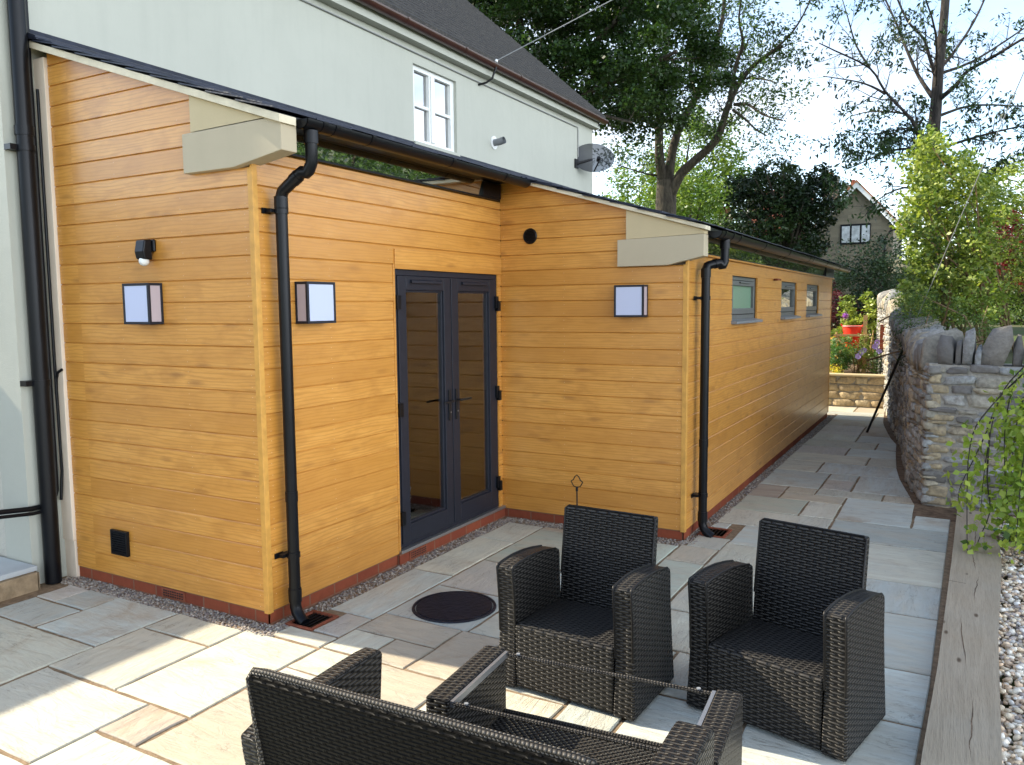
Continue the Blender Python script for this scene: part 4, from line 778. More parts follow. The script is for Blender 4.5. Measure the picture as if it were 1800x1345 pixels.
# ============================================================ wicker furniture
def arc_poly(pts): return pts
def loftpanel(b, outer, x0, x1): b.prism(outer, 0, x0, x1)
def piping(root, pts, name='edge_braid', r=.006):
    b = MB(); b.tube(pts, r, 6); return b.build(name, 'wickeredge', root, local=True, smooth=60)
m_wicker('wickeredge', .012, .012, 0, 2.0)
def armchair(label, loc, rz):
    o = empty('wicker_armchair', (loc[0], loc[1], 0), rz, label, 'armchair', 'wicker armchairs on the patio')
    W2, aw, D = .352, .092, .50
    for sx in (-1, 1):
        prof = [(.0, .012), (.008, .12), (.016, .28), (.010, .45), (-.006, .60), (.0, .612), (.06, .620), (.14, .624), (.24, .620), (.33, .609), (.42, .592), (.458, .582), (.464, .56), (.47, .40), (.485, .2), (.50, .012)]
        x1 = sx * W2; x0 = sx * (W2 - aw); b = MB()
        xa, xb = min(x0, x1), max(x0, x1); vs = []; n = len(prof)
        for side, x in ((0, xa), (1, xb)):
            outer = (side == 1) == (sx == 1)
            for y, z in prof:
                dx = sx * (-.018 * (1 - abs(z - .62) / .62) if False else (.012 * ((.62 - z) / .62) ** 2)) if outer else 0
                vs.append((x + dx, y, z))
        b.add(vs, [tuple(range(n)), tuple(range(n, 2 * n))[::-1]] + [(i, n + i, n + (i + 1) % n, (i + 1) % n) for i in range(n)])
        arm = b.build('armrest', 'wicker', o, local=True, bevel=.010, uv=True)
        for xx in (xa + .003, xb - .003 + (.0 if sx > 0 else 0)):
            piping(arm, [(xx, y, z + (.001 if z > .3 else 0)) for y, z in prof[2:11]], r=.0055)
    b = MB(); w = W2 - aw - .004
    b.add([(-w, .010, .02), (w, .010, .02), (w, .45, .02), (-w, .45, .02), (-w, .004, .318), (w, .004, .318), (-w, .018, .333), (w, .018, .333), (w, .45, .318), (-w, .45, .318)],
          [(0, 1, 5, 4), (4, 5, 7, 6), (6, 7, 8, 9), (0, 4, 6, 9, 3), (1, 2, 8, 7, 5), (2, 3, 9, 8), (0, 3, 2, 1)]); b.build('seat', 'wicker', o, local=True, bevel=.006, uv=True)
    b = MB(); p = [(.435, .25), (.455, .45), (.505, .79), (.512, .802), (.545, .802), (.552, .79), (.512, .45), (.495, .02), (.455, .02)]
    b.prism(p, 0, -w + .004, w - .004); bk = b.build('backrest', 'wicker', o, local=True, bevel=.012, uv=True)
    piping(bk, [(-w + .006, .457, .45), (-w + .006, .506, .792), (-w + .02, .52, .803), (w - .02, .52, .803), (w - .006, .506, .792), (w - .006, .457, .45)], r=.006)
    for x in (-.31, .31):
        for y in (.04, .46): b = MB(); b.tube([(x, y, 0), (x, y, .02)], .014, 10); b.build('foot', 'plastic', o, local=True)
    return o
armchair('black woven armchair nearer the french doors and manhole cover', (1.908, -.03), math.radians(-3))
armchair('black woven armchair nearer the timber sleeper, crossed by a diagonal shadow', (2.775, .135), math.radians(-13))
# coffee table without its glass
T = empty('coffee_table', (1.79, -.945, 0), math.radians(4.3), 'low woven coffee table frame missing its glass top between sofa and armchairs', 'coffee table')
w, d, h = 1.065, .50, .42
for x0 in (0, w - .095):
    b = MB(); b.box(x0, x0 + .095, 0, d, .012, h); pn = b.build('side_panel', 'wicker', T, local=True, bevel=.008, uv=True)
    xi = .0965 if x0 == 0 else w - .0965; s = 1 if x0 == 0 else -1
    q = MB(); q.box(min(xi, xi + s * .014), max(xi, xi + s * .014), .015, d - .015, h - .03, h - .006); q.build('rail', 'steel', pn, local=True)
for y in (.022, d - .022):
    b = MB(); n = 150; xs = np.linspace(.1, w - .1, n * 2); b.tube([(x, y, h - .016) for x in xs], [(.0085 if (i % 2) else .0072) for i in range(len(xs))], 8); rail = b.build('top_rail', 'wickeredge', T, local=True, smooth=30, uv=True)
    for x in (.16, w - .16):
        q = MB(); q.tube([(x, y, h - .009), (x, y, h - .004)], .008, 12); q.build('suction_pad', 'sill', rail, local=True, smooth=40)
b = MB(); b.box(.097, w - .097, .02, d - .02, .150, .158); b.build('shelf', 'wickershelf', T, local=True, uv=True)
b = MB()
for y in (.025, d - .025): b.tube([(.097, y, .154), (w - .097, y, .154)], .012, 8)
b.build('shelf_edge', 'wickeredge', T, local=True, smooth=60, uv=True)
# sofa
SF = empty('wicker_sofa', (1.61, -1.70, 0), math.radians(1.6), 'black woven two seat sofa seen from behind at the bottom edge', 'sofa')
w = 1.285
for i, (x0, aw) in enumerate(((.0, .075), (w - .115, .115))):
    prof = [(.14, .012), (.10, .25), (.055, .52), (.05, .570), (.10, .585), (.22, .600), (.36, .610), (.50, .613), (.60, .613), (.660, .608), (.670, .590), (.655, .42), (.655, .25), (.665, .012)]
    b = MB(); b.prism(prof, 0, x0, x0 + aw); b.build('armrest', 'wicker' if i else 'wicker', SF, local=True, bevel=.010, uv=True)
b = MB(); p = [(.20, .02), (.05, .50), (.008, .775), (.014, .800), (.040, .805), (.052, .79), (.10, .50), (.24, .25), (.24, .02)]
b.prism(p, 0, .085, w - .12); bk = b.build('backrest', 'wickershaded', SF, local=True, bevel=.010, uv=True)
b = MB(); b.tube([(.092, .062, .45), (.088, .02, .78), (.10, .026, .800), (.14, .028, .803), (w - .17, .028, .803), (w - .13, .026, .80), (w - .125, .02, .78), (w - .125, .06, .45)], .013, 10); b.build('edge_braid', 'wickeredge', bk, local=True, smooth=60, uv=True)
b = MB(); b.box(.077, w - .117, .20, .64, .02, .33); b.build('seat', 'wicker', SF, local=True, bevel=.008, uv=True)
for x in (.04, w - .06):
    for y in (.18, .63): b = MB(); b.tube([(x, y, 0), (x, y, .02)], .014, 10); b.build('foot', 'plastic', SF, local=True)
# ornament stand behind the armchair
o = empty('boot_scraper', (.80, 2.50, 0), 0, 'black metal stand with tall loop handle and white ornament by the projecting gable', 'garden stand')
b = MB(); b.tube([(.035, 0, .02), (.03, 0, .38)], .006, 8); b.tube([(.03, 0, .37), (.03, 0, .405)], .011, 8)
b.tube([(.03, 0, .40), (.0, 0, .408), (-.012, 0, .43), (-.022, 0, .445), (.0, 0, .46), (.012, 0, .485), (.03, 0, .50), (.048, 0, .485), (.06, 0, .46), (.082, 0, .445), (.072, 0, .43), (.06, 0, .408), (.03, 0, .40)], .0045, 6)
b.build('handle', 'blackmetal', o, local=True, smooth=50)
b = MB(); b.box(-.04, .12, -.06, .06, 0, .018); b.box(-.02, .10, -.012, .012, .018, .10); b.build('base', 'blackmetal', o, local=True, bevel=.004)
b = MB(); b.tube([(-.028, -.02, .10), (-.03, -.022, .14), (-.026, -.022, .18), (-.03, -.024, .215), (-.03, -.022, .235)], [.014, .024, .02, .026, .01], 10); b.tube([(-.045, -.022, .225), (-.058, -.022, .235)], .007, 6); b.tube([(-.015, -.022, .225), (-.004, -.022, .235)], .007, 6); b.build('figure', 'whiteorn', o, local=True, smooth=60)
b = MB(); b.tube([(-.024, -.045, .195), (-.024, -.052, .195)], .010, 8); b.tube([(-.03, -.03, .08), (-.03, -.03, .12)], .016, 8); b.build('figure_marking', 'blackmetal', o, local=True)
# stay cable
o = empty('stay_wire', (2.35, 9.16, 0), 0, 'thin steel stay wire with a black lower guard anchored in the path', 'stay wire')
A = Vector((2.35, 9.16, -.02)); B = Vector((2.86, 8.0, 1.62 - .18)); E_ = Vector((4.0, 7.6, 4.75))
dirv = (Vector((3.95, 6.0, 4.16)) - A)
b = MB(); b.tube([tuple(A), tuple(A + dirv * .34)], .017, 10); b.build('guard', 'blackmetal', o, smooth=60); b = MB(); b.tube([tuple(A + dirv * .3), tuple(A + dirv * 1.75)], .0045, 6); b.build('wire', 'wire', o, smooth=60)
b = MB(); b.tube([tuple(A + dirv * 1.75 + Vector((0, 0, -8))), tuple(A + dirv * 1.75 + Vector((0, 0, .4)))], .12, 14); b.build('pole', 'barkgrey', o, smooth=60)

# ============================================================ rubble walls
def superquad(n=5, p=5.0):
    vs = {}; V = []; F = []
    def vid(c):
        k = tuple(c)
        if k not in vs: vs[k] = len(V); V.append([q / n * 2 - 1 for q in c])
        return vs[k]
    for ax in range(3):
        for s in (0, n):
            for i in range(n):
                for j_ in range(n):
                    q = []
                    for (a, b_) in ((i, j_), (i + 1, j_), (i + 1, j_ + 1), (i, j_ + 1)):
                        c = [0, 0, 0]; c[ax] = s; c[(ax + 1) % 3] = a; c[(ax + 2) % 3] = b_; q.append(vid(c))
                    F.append(q if s else q[::-1])
    V = np.array(V); V = V / (np.abs(V) ** p).sum(1, keepdims=True) ** (1 / p); return V, np.array(F)
QV, QF = superquad(4, 9.0)
def stones(name, items, parent, mat='rubble', rough=.10, label=None, taper=0):
    """items: list of (centre, ux, uy, uz half vectors, colour)"""
    Vs = []; cols = []
    for c, ux, uy, uz, col in items:
        ph = rng.uniform(0, 6.28, (3, 3)); fr = rng.uniform(1.2, 3.4, (3, 3)); v = QV.copy()
        dsp = sum(np.sin(QV @ fr[i] + ph[i, 0]) for i in range(3))[:, None] * rough * .5
        nrm = rng.uniform(-1, 1, v.shape) * rough * .55
        v = v * (1 + dsp) + nrm
        sk = rng.uniform(-.12, .12); v[:, 0] += v[:, 2] * sk
        if taper:
            tz = np.clip(v[:, 2] + .2, 0, 1.2); v[:, 0] *= 1 - rng.uniform(.1, .5) * tz; v[:, 1] *= 1 - rng.uniform(.15, .55) * tz; v[:, 2] += rng.uniform(-.25, .25) * v[:, 0] + rng.uniform(-.15, .15) * v[:, 1]
        Vs.append(np.asarray(c) + v[:, :1] * ux + v[:, 1:2] * uy + v[:, 2:] * uz); cols.append(np.repeat(np.array(col)[None], len(QF), 0))
    n = len(items); F = (QF[None] + (np.arange(n) * len(QV))[:, None, None]).reshape(-1, 4)
    o = np_obj(name, np.concatenate(Vs), F, mat, parent, cols=np.concatenate(cols), smooth=False)
    if label: o['label'] = label
    return o
SP = [(.40, .37, .30), (.31, .30, .27), (.46, .40, .29), (.34, .35, .34), (.42, .41, .38), (.24, .23, .21), (.50, .43, .31), (.38, .39, .38), (.20, .19, .18)]
def face_items(poly, z0, ztop, hr, lr, proud=.03, depth=.06, pal=SP, quoin=True, seed=1):
    """poly 2d polyline walked so that the face normal is to the right of travel"""
    R = random.Random(seed); P = np.array(poly, float); seg = np.linalg.norm(np.diff(P, axis=0), axis=1); cum = np.concatenate([[0], np.cumsum(seg)]); L = cum[-1]; items = []
    def at(s):
        i = min(len(seg) - 1, max(0, int(np.searchsorted(cum, s) - 1))); t = (s - cum[i]) / seg[i]; d = (P[i + 1] - P[i]) / seg[i]; return P[i] + (P[i + 1] - P[i]) * t, d
    z = z0
    while z < ztop(0) + .3:
        h = R.uniform(*hr) if R.random() > .25 else R.uniform(hr[0] * .6, hr[0]); s = 0; first = True
        while s < L:
            l = R.uniform(*lr); 
            if first and quoin: l = R.uniform(.10, .26)
            first = False
            l = min(l, L - s + .05); sm = s + l / 2; p, d = at(min(sm, L)); nrm = np.array([d[1], -d[0]])
            hh = h * R.uniform(.72, 1.05); zz = z + h / 2 + R.uniform(-.012, .012)
            if zz + hh * .3 < ztop(sm):
                tl = R.uniform(-.06, .06); col = np.array(R.choice(pal)) * R.uniform(.8, 1.15)
                c = np.array([p[0] + nrm[0] * (proud - depth / 1 + R.uniform(-.012, .012)), p[1] + nrm[1] * (proud - depth / 1 + R.uniform(-.012, .012)), zz])
                items.append((c, np.array([d[0], d[1], tl]) * (l / 2 - .008), np.array([nrm[0], nrm[1], 0]) * depth, np.array([0, 0, 1]) * (hh / 2 - .004), col))
            s += l
        z += h
    return items
ST = [(3.235, 4.90), (3.06, 5.80), (2.90, 7.85), (2.60, 10.2), (2.45, 11.5), (2.33, 12.4), (2.14, 13.3), (2.05, 14.2), (2.2, 15.2), (3.0, 16.2)]
def ztS(s): return float(np.interp(s, [0, .5, 3, 6, 7.5, 9.4, 11.5], [1.32, 1.28, 1.34, 1.50, 1.78, 1.82, 1.55]))
SW = empty('garden_wall', (3.235, 4.9, 0), 0, 'long curving rubble stone garden wall with upright coping stones beside the path', 'stone wall')
rev = ST[::-1]
tot = sum(math.dist(a_, b_) for a_, b_ in zip(ST[:-1], ST[1:]))
its = face_items(rev, -.04, lambda s: ztS(tot - s), (.045, .10), (.08, .26), seed=3, proud=.022, quoin=False)
FR = [(3.235, 4.90), (3.7, 4.86), (4.3, 4.84), (6.2, 4.80)]
zf = lambda s: 1.31
its2 = face_items(FR, -.04, zf, (.055, .125), (.11, .34), seed=8, proud=.020)
for k, (c, ux, uy, uz, col) in enumerate(its2):
    if math.dist(c[:2], (3.235, 4.9)) < .2 and rng.random() < .6: its2[k] = (c, ux, uy, uz, np.array((.47, .38, .24)) * rng.uniform(.9, 1.1))
stones('front_stonework', its2, SW, label='front return face with larger blocks')
stones('path_stonework', its, SW)
# mortar core
def core(poly, off, zt, name, mat='mortar', zb=-.1, parent=SW, thick=.42, sgn=1):
    b = MB(); P = [Vector((x, y, 0)) for x, y in poly]; n = len(P); Ls = []; Rs = []; s = 0
    for i, p in enumerate(P):
        d = (P[min(i + 1, n - 1)] - P[max(i - 1, 0)]).normalized(); nr = Vector((d.y, -d.x, 0)) * sgn; Ls.append(p + nr * off); Rs.append(p - nr * thick)
    acc = [0]
    for i in range(1, n): acc.append(acc[-1] + (P[i] - P[i - 1]).length)
    vs = []
    for i in range(n):
        z = zt(acc[i]); vs += [(Ls[i].x, Ls[i].y, zb), (Ls[i].x, Ls[i].y, z), (Rs[i].x, Rs[i].y, z), (Rs[i].x, Rs[i].y, zb)]
    fs = [(0, 3, 2, 1), tuple((n - 1) * 4 + k for k in range(4))]
    for i in range(n - 1):
        for k in range(4): fs.append((i * 4 + k, i * 4 + (k + 1) % 4, (i + 1) * 4 + (k + 1) % 4, (i + 1) * 4 + k))
    b.add(vs, fs); return b.build(name, mat, parent)
core(ST, .0, lambda s: ztS(s) - .02, 'mortar_core', sgn=-1); core(FR, .0, lambda s: 1.29, 'mortar_core')
# coping: thin slabs stood on edge
R = random.Random(12); cop = []
s = .05
def along(poly, s):
    for a_, b_ in zip(poly[:-1], poly[1:]):
        l = math.dist(a_, b_)
        if s <= l: t = s / l; return (a_[0] + (b_[0] - a_[0]) * t, a_[1] + (b_[1] - a_[1]) * t), ((b_[0] - a_[0]) / l, (b_[1] - a_[1]) / l)
        s -= l
    return poly[-1], ((b_[0] - a_[0]) / l, (b_[1] - a_[1]) / l)
PATT = [(.14, .27, 0), (.05, .22, 0), (.09, .32, .05), (.05, .20, 0), (.22, .35, .30), (.08, .27, .05), (.04, .22, 0), (.08, .40, .12), (.09, .28, 0), (.05, .34, .08), (.07, .30, 0), (.06, .24, .1), (.12, .31, -.1), (.07, .26, 0)]
k = 0
while s < 2.9:
    tk, hh, ln = PATT[k] if k < len(PATT) else (R.uniform(.05, .12), R.uniform(.2, .38), R.uniform(-.1, .2)); k += 1
    p, d = along(FR, s + tk / 2); nr = (d[1], -d[0]); dep = R.uniform(.12, .16)
    cop.append((np.array([p[0] - nr[0] * .15, p[1] - nr[1] * .15, 1.29 + hh / 2]), np.array([d[0], d[1], 0]) * tk / 2 * .98, np.array([nr[0], nr[1], R.uniform(-.1, .1)]) * dep, np.array([d[0] * ln, d[1] * ln, 1]) * hh / 2, np.array(R.choice([(.24, .24, .24), (.30, .30, .29), (.165, .155, .145), (.36, .37, .37), (.22, .20, .175)])) * R.uniform(.85, 1.15))); s += tk + .008
s = .25
while s < 10.8:
    tk = R.uniform(.05, .11); hh = R.uniform(.18, .32); p, d = along(ST, s); nr = (-d[1], d[0]); 
    cop.append((np.array([p[0] - nr[0] * .15, p[1] - nr[1] * .15, ztS(s) + hh / 2 - .03]), np.array([d[0], d[1], 0]) * tk / 2, np.array([nr[0], nr[1], R.uniform(-.35, -.05)]) * .19, np.array([d[0] * .15, d[1] * .15, 1]) * hh / 2, np.array(R.choice(SP)) * R.uniform(.7, 1.0))); s += tk + .005
def hulls(name, items, parent, label):
    V = []; F = []; cols = []; base = 0
    for c, ux, uy, uz, col in items:
        top = 1 - rng.uniform(.1, .55, 2); pts = []
        for sx in (-1, 1):
            for sy in (-1, 1):
                pts.append((sx * rng.uniform(.78, 1), sy * rng.uniform(.8, 1), -1)); t_ = top[0]; pts.append((sx * rng.uniform(.35, 1) * t_, sy * rng.uniform(.5, 1) * top[1], rng.uniform(.55, 1.08))); pts.append((sx * rng.uniform(.85, 1.05), sy * rng.uniform(.85, 1.05), rng.uniform(-.3, .45)))
        for q in range(9): d = rng.normal(0, 1, 3); d /= np.abs(d).max(); pts.append(tuple(d * rng.uniform(.86, 1.02)))
        bm = bmesh.new(); [bm.verts.new(q) for q in pts]; bmesh.ops.convex_hull(bm, input=bm.verts[:]); bmesh.ops.delete(bm, geom=[v for v in bm.verts if not v.link_faces], context='VERTS')
        bmesh.ops.subdivide_edges(bm, edges=bm.edges[:], cuts=1); bmesh.ops.triangulate(bm, faces=bm.faces[:]); bm.verts.index_update()
        v = np.array([x.co for x in bm.verts]); v = v + rng.uniform(-.035, .035, v.shape); f = [[x.index for x in p.verts] for p in bm.faces]; bm.free()
        V.append(np.asarray(c) + v[:, :1] * ux + v[:, 1:2] * uy + v[:, 2:] * uz); F += [[i + base for i in q] for q in f]; cols.append(np.repeat(np.array(col)[None], len(f), 0)); base += len(v)
    o = np_obj(name, np.concatenate(V), np.array(F), 'rubble', parent, cols=np.concatenate(cols)); o['label'] = label; return o
hulls('coping', cop, SW, label='rough slabs stood on edge along the wall top')
bk = MB(); p_, d_ = along(ST, 7.9); bk.box(p_[0] - .045, p_[0] + .10, p_[1] - .16, p_[1] + .16, 1.02, 1.46); bk.build('brick_patch', 'brick', SW)
# bank of soil behind the wall
bkk = MB(); bkk.prism([(3.6, 5.0), (9, 4.5), (14, 6), (14, 24), (3.2, 24), (3.4, 16), (2.7, 13.6), (2.9, 11.6), (3.3, 7.85)], 2, -.3, 1.18); tag(bkk.build('garden_bank', 'groundmat'), kind='structure')
# raised bed
BW = empty('raised_bed_wall', (1.4, 12.12, 0), 0, 'low buff rock-faced block wall of the raised flower bed at the end of the path', 'garden wall')
it = []; R = random.Random(4); z = .0
for row in range(4):
    x = -.4 - R.random() * .2
    while x < 2.5:
        l = R.uniform(.2, .42); it.append((np.array([x + l / 2, 12.16, z + .068]), np.array([l / 2 - .006, 0, 0]), np.array([0, .06, 0]), np.array([0, 0, .063]), np.array(R.choice([(.56, .43, .25), (.50, .38, .22), (.60, .49, .31)])) * R.uniform(.9, 1.1))); x += l
    z += .137
stones('blockwork', it, BW, rough=.12); b = MB(); b.box(-.6, 2.46, 12.12, 12.3, -.05, .545); b.build('mortar_core', 'mortar', BW); b = MB(); b.box(-.6, 2.46, 12.07, 12.34, .55, .585); b.build('coping', 'caststone2', BW, bevel=.006)
b = MB(); b.box(-3.2, 2.42, 12.28, 16.5, -.1, .52); tag(b.build('bed_soil', 'soil'), kind='structure')

# ============================================================ plants
LEAF = np.array([(0, 0, 0), (-.5, .45, .06), (0, 1, 0), (.5, .45, .06)], float)
def leaf_arrays(P, size, up=.3, droop=0.0, aspect=.55, D=None, bias=None):
    n = len(P); d = rng.normal(0, 1, (n, 3)); d[:, 2] = d[:, 2] * .6 + droop
    if D is not None: d = d * .5 + D * 1.2
    d /= np.linalg.norm(d, axis=1, keepdims=True) + 1e-9
    nn = rng.normal(0, .8, (n, 3)); nn[:, 2] += up * 3
    w = np.cross(d, nn); w /= np.linalg.norm(w, axis=1, keepdims=True) + 1e-9; u = np.cross(w, d)
    s = (size * rng.uniform(.65, 1.3, n))[:, None, None]
    V = (LEAF[None, :, :1] * w[:, None] * aspect + LEAF[None, :, 1:2] * d[:, None] + LEAF[None, :, 2:] * u[:, None]) * s + P[:, None, :]
    return V.reshape(-1, 3)
def leaves(name, P, size, pal, parent, mat='leaf', label=None, **k):
    V = leaf_arrays(P, size, **k); n = len(P); F = np.arange(n * 4).reshape(n, 4); pal = np.array(pal, float)
    # colour varies smoothly between clumps and per leaf
    ph = rng.uniform(0, 6, 3); t = .5 + .25 * (np.sin(P[:, 0] * 3.1 + ph[0]) + np.sin(P[:, 1] * 2.7 + P[:, 2] * 3.3 + ph[1])) + rng.normal(0, .22, n)
    t = np.clip(t, 0, .999) * (len(pal) - 1); i = t.astype(int); fr = (t - i)[:, None]; c = pal[i] * (1 - fr) + pal[i + 1] * fr; c = c * rng.uniform(.8, 1.2, (n, 1))
    o = np_obj(name, V, F, mat, parent, cols=c)
    if label: o['label'] = label
    return o
def clumps(centres, radii, per, flat=.7):
    out = []
    for c, r in zip(centres, radii):
        d = rng.normal(0, 1, (per, 3)); d /= np.linalg.norm(d, axis=1, keepdims=True); q = d * (rng.uniform(0, 1, (per, 1)) ** .45) * r; q[:, 2] *= flat; out.append(np.asarray(c) + q)
    return np.concatenate(out)
def ellipsoid(c, r, n, shell=.35, zmin=None):
    d = rng.normal(0, 1, (n * 2, 3)); d /= np.linalg.norm(d, axis=1, keepdims=True); q = d * (rng.uniform(shell ** 3, 1, (len(d), 1)) ** (1 / 3)) * np.array(r) + np.array(c)
    if zmin is not None: q = q[q[:, 2] > zmin]
    return q[:n]
class Tree:
    def __init__(s, seed): s.b = MB(); s.R = random.Random(seed); s.tips = []; s.nodes = []
    def limb(s, pts, r0, r1, seg=8, sub=3):
        P = [Vector(p) for p in pts]; out = []
        for i in range(len(P) - 1):
            p0, p1, p2, p3 = P[max(i - 1, 0)], P[i], P[i + 1], P[min(i + 2, len(P) - 1)]
            for k in range(sub):
                t = k / sub; out.append(.5 * ((2 * p1) + (-p0 + p2) * t + (2 * p0 - 5 * p1 + 4 * p2 - p3) * t * t + (-p0 + 3 * p1 - 3 * p2 + p3) * t ** 3))
        out.append(P[-1]); n = len(out); rs = [r0 + (r1 - r0) * (i / (n - 1)) ** .8 for i in range(n)]
        s.b.tube([tuple(q) for q in out], rs, seg); return out, rs
    def twigs(s, path, rs, level, every, length, up=.35, spread=1.0, seg=(5, 4, 3), start=.15, droop=0):
        R = s.R; L = 0; n = len(path)
        nxt = every * R.random()
        for i in range(1, n):
            a, b = path[i - 1], path[i]; l = (b - a).length
            while nxt < L + l:
                t = (nxt - L) / l; p = a.lerp(b, t); fr = (i + t) / n
                if fr > start:
                    d = (b - a).normalized(); o = Vector((R.gauss(0, 1), R.gauss(0, 1), R.gauss(0, .7))); o = (o - d * o.dot(d)).normalized()
                    dr = (d * .75 + o * spread + Vector((0, 0, up))).normalized(); ln = length * R.uniform(.55, 1.25) * (1.15 - .55 * fr); r = min(rs[i] * .55, .012 + ln * .012)
                    pts = [p]; q = p.copy(); dd = dr.copy(); m = 4
                    for k in range(m):
                        dd = (dd + Vector((R.gauss(0, .18), R.gauss(0, .18), R.gauss(0, .12) + .06 * (up > 0) - droop * .25))).normalized(); q = q + dd * ln / m; pts.append(q.copy())
                    s.b.tube([tuple(x) for x in pts], [r * (1 - .8 * k / m) for k in range(m + 1)], seg[min(2, 2 - level)], cap=False)
                    if level > 0: s.twigs(pts, [r * (1 - .8 * k / m) for k in range(m + 1)], level - 1, every * .42, length * .45, up, spread, seg, .1, droop)
                    else: s.nodes += [pts[2], pts[3]]; s.tips.append((pts[-1], dd))
                    if level > 0: s.tips.append((pts[-1], dd))
                nxt += every * R.uniform(.6, 1.4)
            L += l
def tree(name, loc, label, cat='tree', group=None): return empty(name, loc, 0, label, cat, group)
def tip_clusters(T, per, spread, keep=1.0, droop=.0):
    P = []; D = []
    for p, d in T.tips:
        if T.R.random() > keep: continue
        P.append(np.array(p)[None] + rng.normal(0, spread, (per, 3)) - np.array([0, 0, droop]) * rng.uniform(0, 1, (per, 1)))
    return np.concatenate(P)
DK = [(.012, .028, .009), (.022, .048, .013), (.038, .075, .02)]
MD = [(.030, .065, .015), (.05, .10, .02), (.08, .135, .028)]
YG = [(.06, .115, .02), (.115, .18, .03), (.19, .25, .05)]
BR = [(.06, .10, .02), (.17, .23, .04), (.36, .40, .10)]

# ash tree with forked trunk (centre)
def px(u, v, y, dy=0):
    d = Rf + Rr * ((u - 900) / 1405.63) - Ru * ((v - 672.5) / 1405.63); t = (y + dy + 3.2524) / d.y; return (3.46 + d.x * t, y + dy, 1.85 + d.z * t)
Y = 24.0
t = tree('ash_tree', (-5.55, 24, 0), 'tall ash tree with a forked grey trunk standing behind the extension roof'); T_ = Tree(11)
def PL(L_, d0=0, d1=0): n = len(L_); return [px(u, v, Y, d0 + (d1 - d0) * i / (n - 1)) for i, (u, v) in enumerate(L_)]
tr_, rr = T_.limb([(-5.6, 24, -.1), (-5.6, 24, 2.5), px(1170, 385, Y), px(1172, 318, Y)], .42, .34, 12)
mains = [([(1166, 322), (1159, 270), (1160, 205), (1166, 120), (1176, 40), (1180, -60)], .24, .07, 0, -1.5), ([(1175, 318), (1183, 262), (1198, 218), (1224, 170), (1247, 118), (1260, 75), (1272, 20), (1275, -60)], .22, .06, 0, .8),
 ([(1176, 350), (1196, 308), (1220, 284), (1260, 245), (1277, 195), (1297, 150), (1324, 116), (1348, 98), (1376, 82)], .24, .05, 0, -1.2), ([(1285, 172), (1288, 140), (1297, 104), (1306, 74), (1299, 30), (1310, -40)], .11, .03, -.7, -1.6),
 ([(1291, 184), (1315, 184), (1342, 202), (1376, 212)], .07, .03, -.6, -1.6), ([(1288, 193), (1308, 208), (1327, 226), (1347, 239)], .06, .025, -.6, .4), ([(1315, 137), (1340, 139), (1366, 146)], .05, .02, -.8, -1.4), ([(1300, 147), (1270, 134), (1242, 138)], .05, .03, -.9, 0),
 ([(1348, 98), (1390, 60), (1420, 10), (1430, -30)], .05, .02, -1.2, -2), ([(1160, 230), (1120, 190), (1100, 120), (1090, 30)], .12, .04, -.5, 1), ([(1224, 170), (1212, 120), (1218, 60), (1214, -20)], .09, .03, .3, 2), ([(1160, 310), (1130, 304), (1085, 290)], .05, .02, 0, -1)]
for L_, r0, r1, d0, d1 in mains:
    p_, r_s = T_.limb(PL(L_, d0, d1), r0 * .85, r1 * .8, 7); T_.twigs(p_, r_s, 1, .42, 1.5, .45, .9, start=.30)
T_.b.build('trunk', 'bark', t, smooth=60)
tp = np.array([np.array(p) for p, d in T_.tips]); 
w_ = np.clip((tp[:, 0] + 2.2) / 2.2, 0, 1); keep = rng.random(len(tp)) > (.03 + .42 * w_)
P = np.repeat(tp[keep], 36, 0) + rng.normal(0, .25, (keep.sum() * 36, 3)) * np.array([1, 1, .8])
leaves('crown', P, .13, [(.018, .038, .011), (.035, .07, .016), (.065, .11, .025)], t, droop=-.5, aspect=.42)
# maple, near and dark, over the house roof
t = tree('maple_tree', (-7.4, 17, 0), 'large dark maple tree rising over the far end of the house roof'); T_ = Tree(5); Y = 17
tk, rr = T_.limb([(-7.4, 17, -.1), (-7.3, 17, 3), (-7.1, 17, 6)], .4, .3, 10)
for L_, r0, r1, d0, d1 in [([(905, 250), (900, 160), (915, 60), (905, -60)], .2, .08, 0, 0), ([(905, 250), (960, 160), (1010, 110), (1080, 40), (1120, -20)], .17, .05, 0, -1), ([(925, 200), (1000, 180), (1060, 150), (1130, 120), (1190, 90)], .12, .04, 0, -1.5), ([(905, 220), (860, 120), (830, 20)], .12, .05, 0, .5), ([(990, 185), (1050, 200), (1110, 215)], .07, .03, -.2, -1.5), ([(940, 230), (950, 100), (960, -20)], .12, .04, 0, 1.4)]:
    p_, r_s = T_.limb([(-7.1, 17, 6)] + PL(L_, d0, d1), r0, r1, 6); T_.twigs(p_, r_s, 1, .9, 1.6, .2, 1.0, start=.25)
T_.b.build('trunk', 'bark', t, smooth=60)
def in_crown(P, poly, Y0):
    # keep points whose position lies inside an outline drawn on the tree's own upright plane
    o = []; q = [px(u, v, Y0) for u, v in poly]; q = [(a_[0], a_[2]) for a_ in q]
    X, Z = P[:, 0], P[:, 2]; ins_ = np.zeros(len(P), bool); j_ = len(q) - 1
    for i in range(len(q)):
        xi, zi = q[i]; xj, zj = q[j_]; c = ((zi > Z) != (zj > Z)) & (X < (xj - xi) * (Z - zi) / (zj - zi + 1e-12) + xi); ins_ ^= c; j_ = i
    return P[ins_]
outl = [(740, -160), (790, 30), (850, 60), (900, 120), (960, 170), (1010, 215), (1050, 240), (1078, 262), (1110, 258), (1150, 240), (1170, 200), (1200, 150), (1235, 110), (1240, 50), (1215, -10), (1200, -160)]
x0, _, z0 = px(740, 262, 17); x1, _, z1 = px(1240, -160, 17)
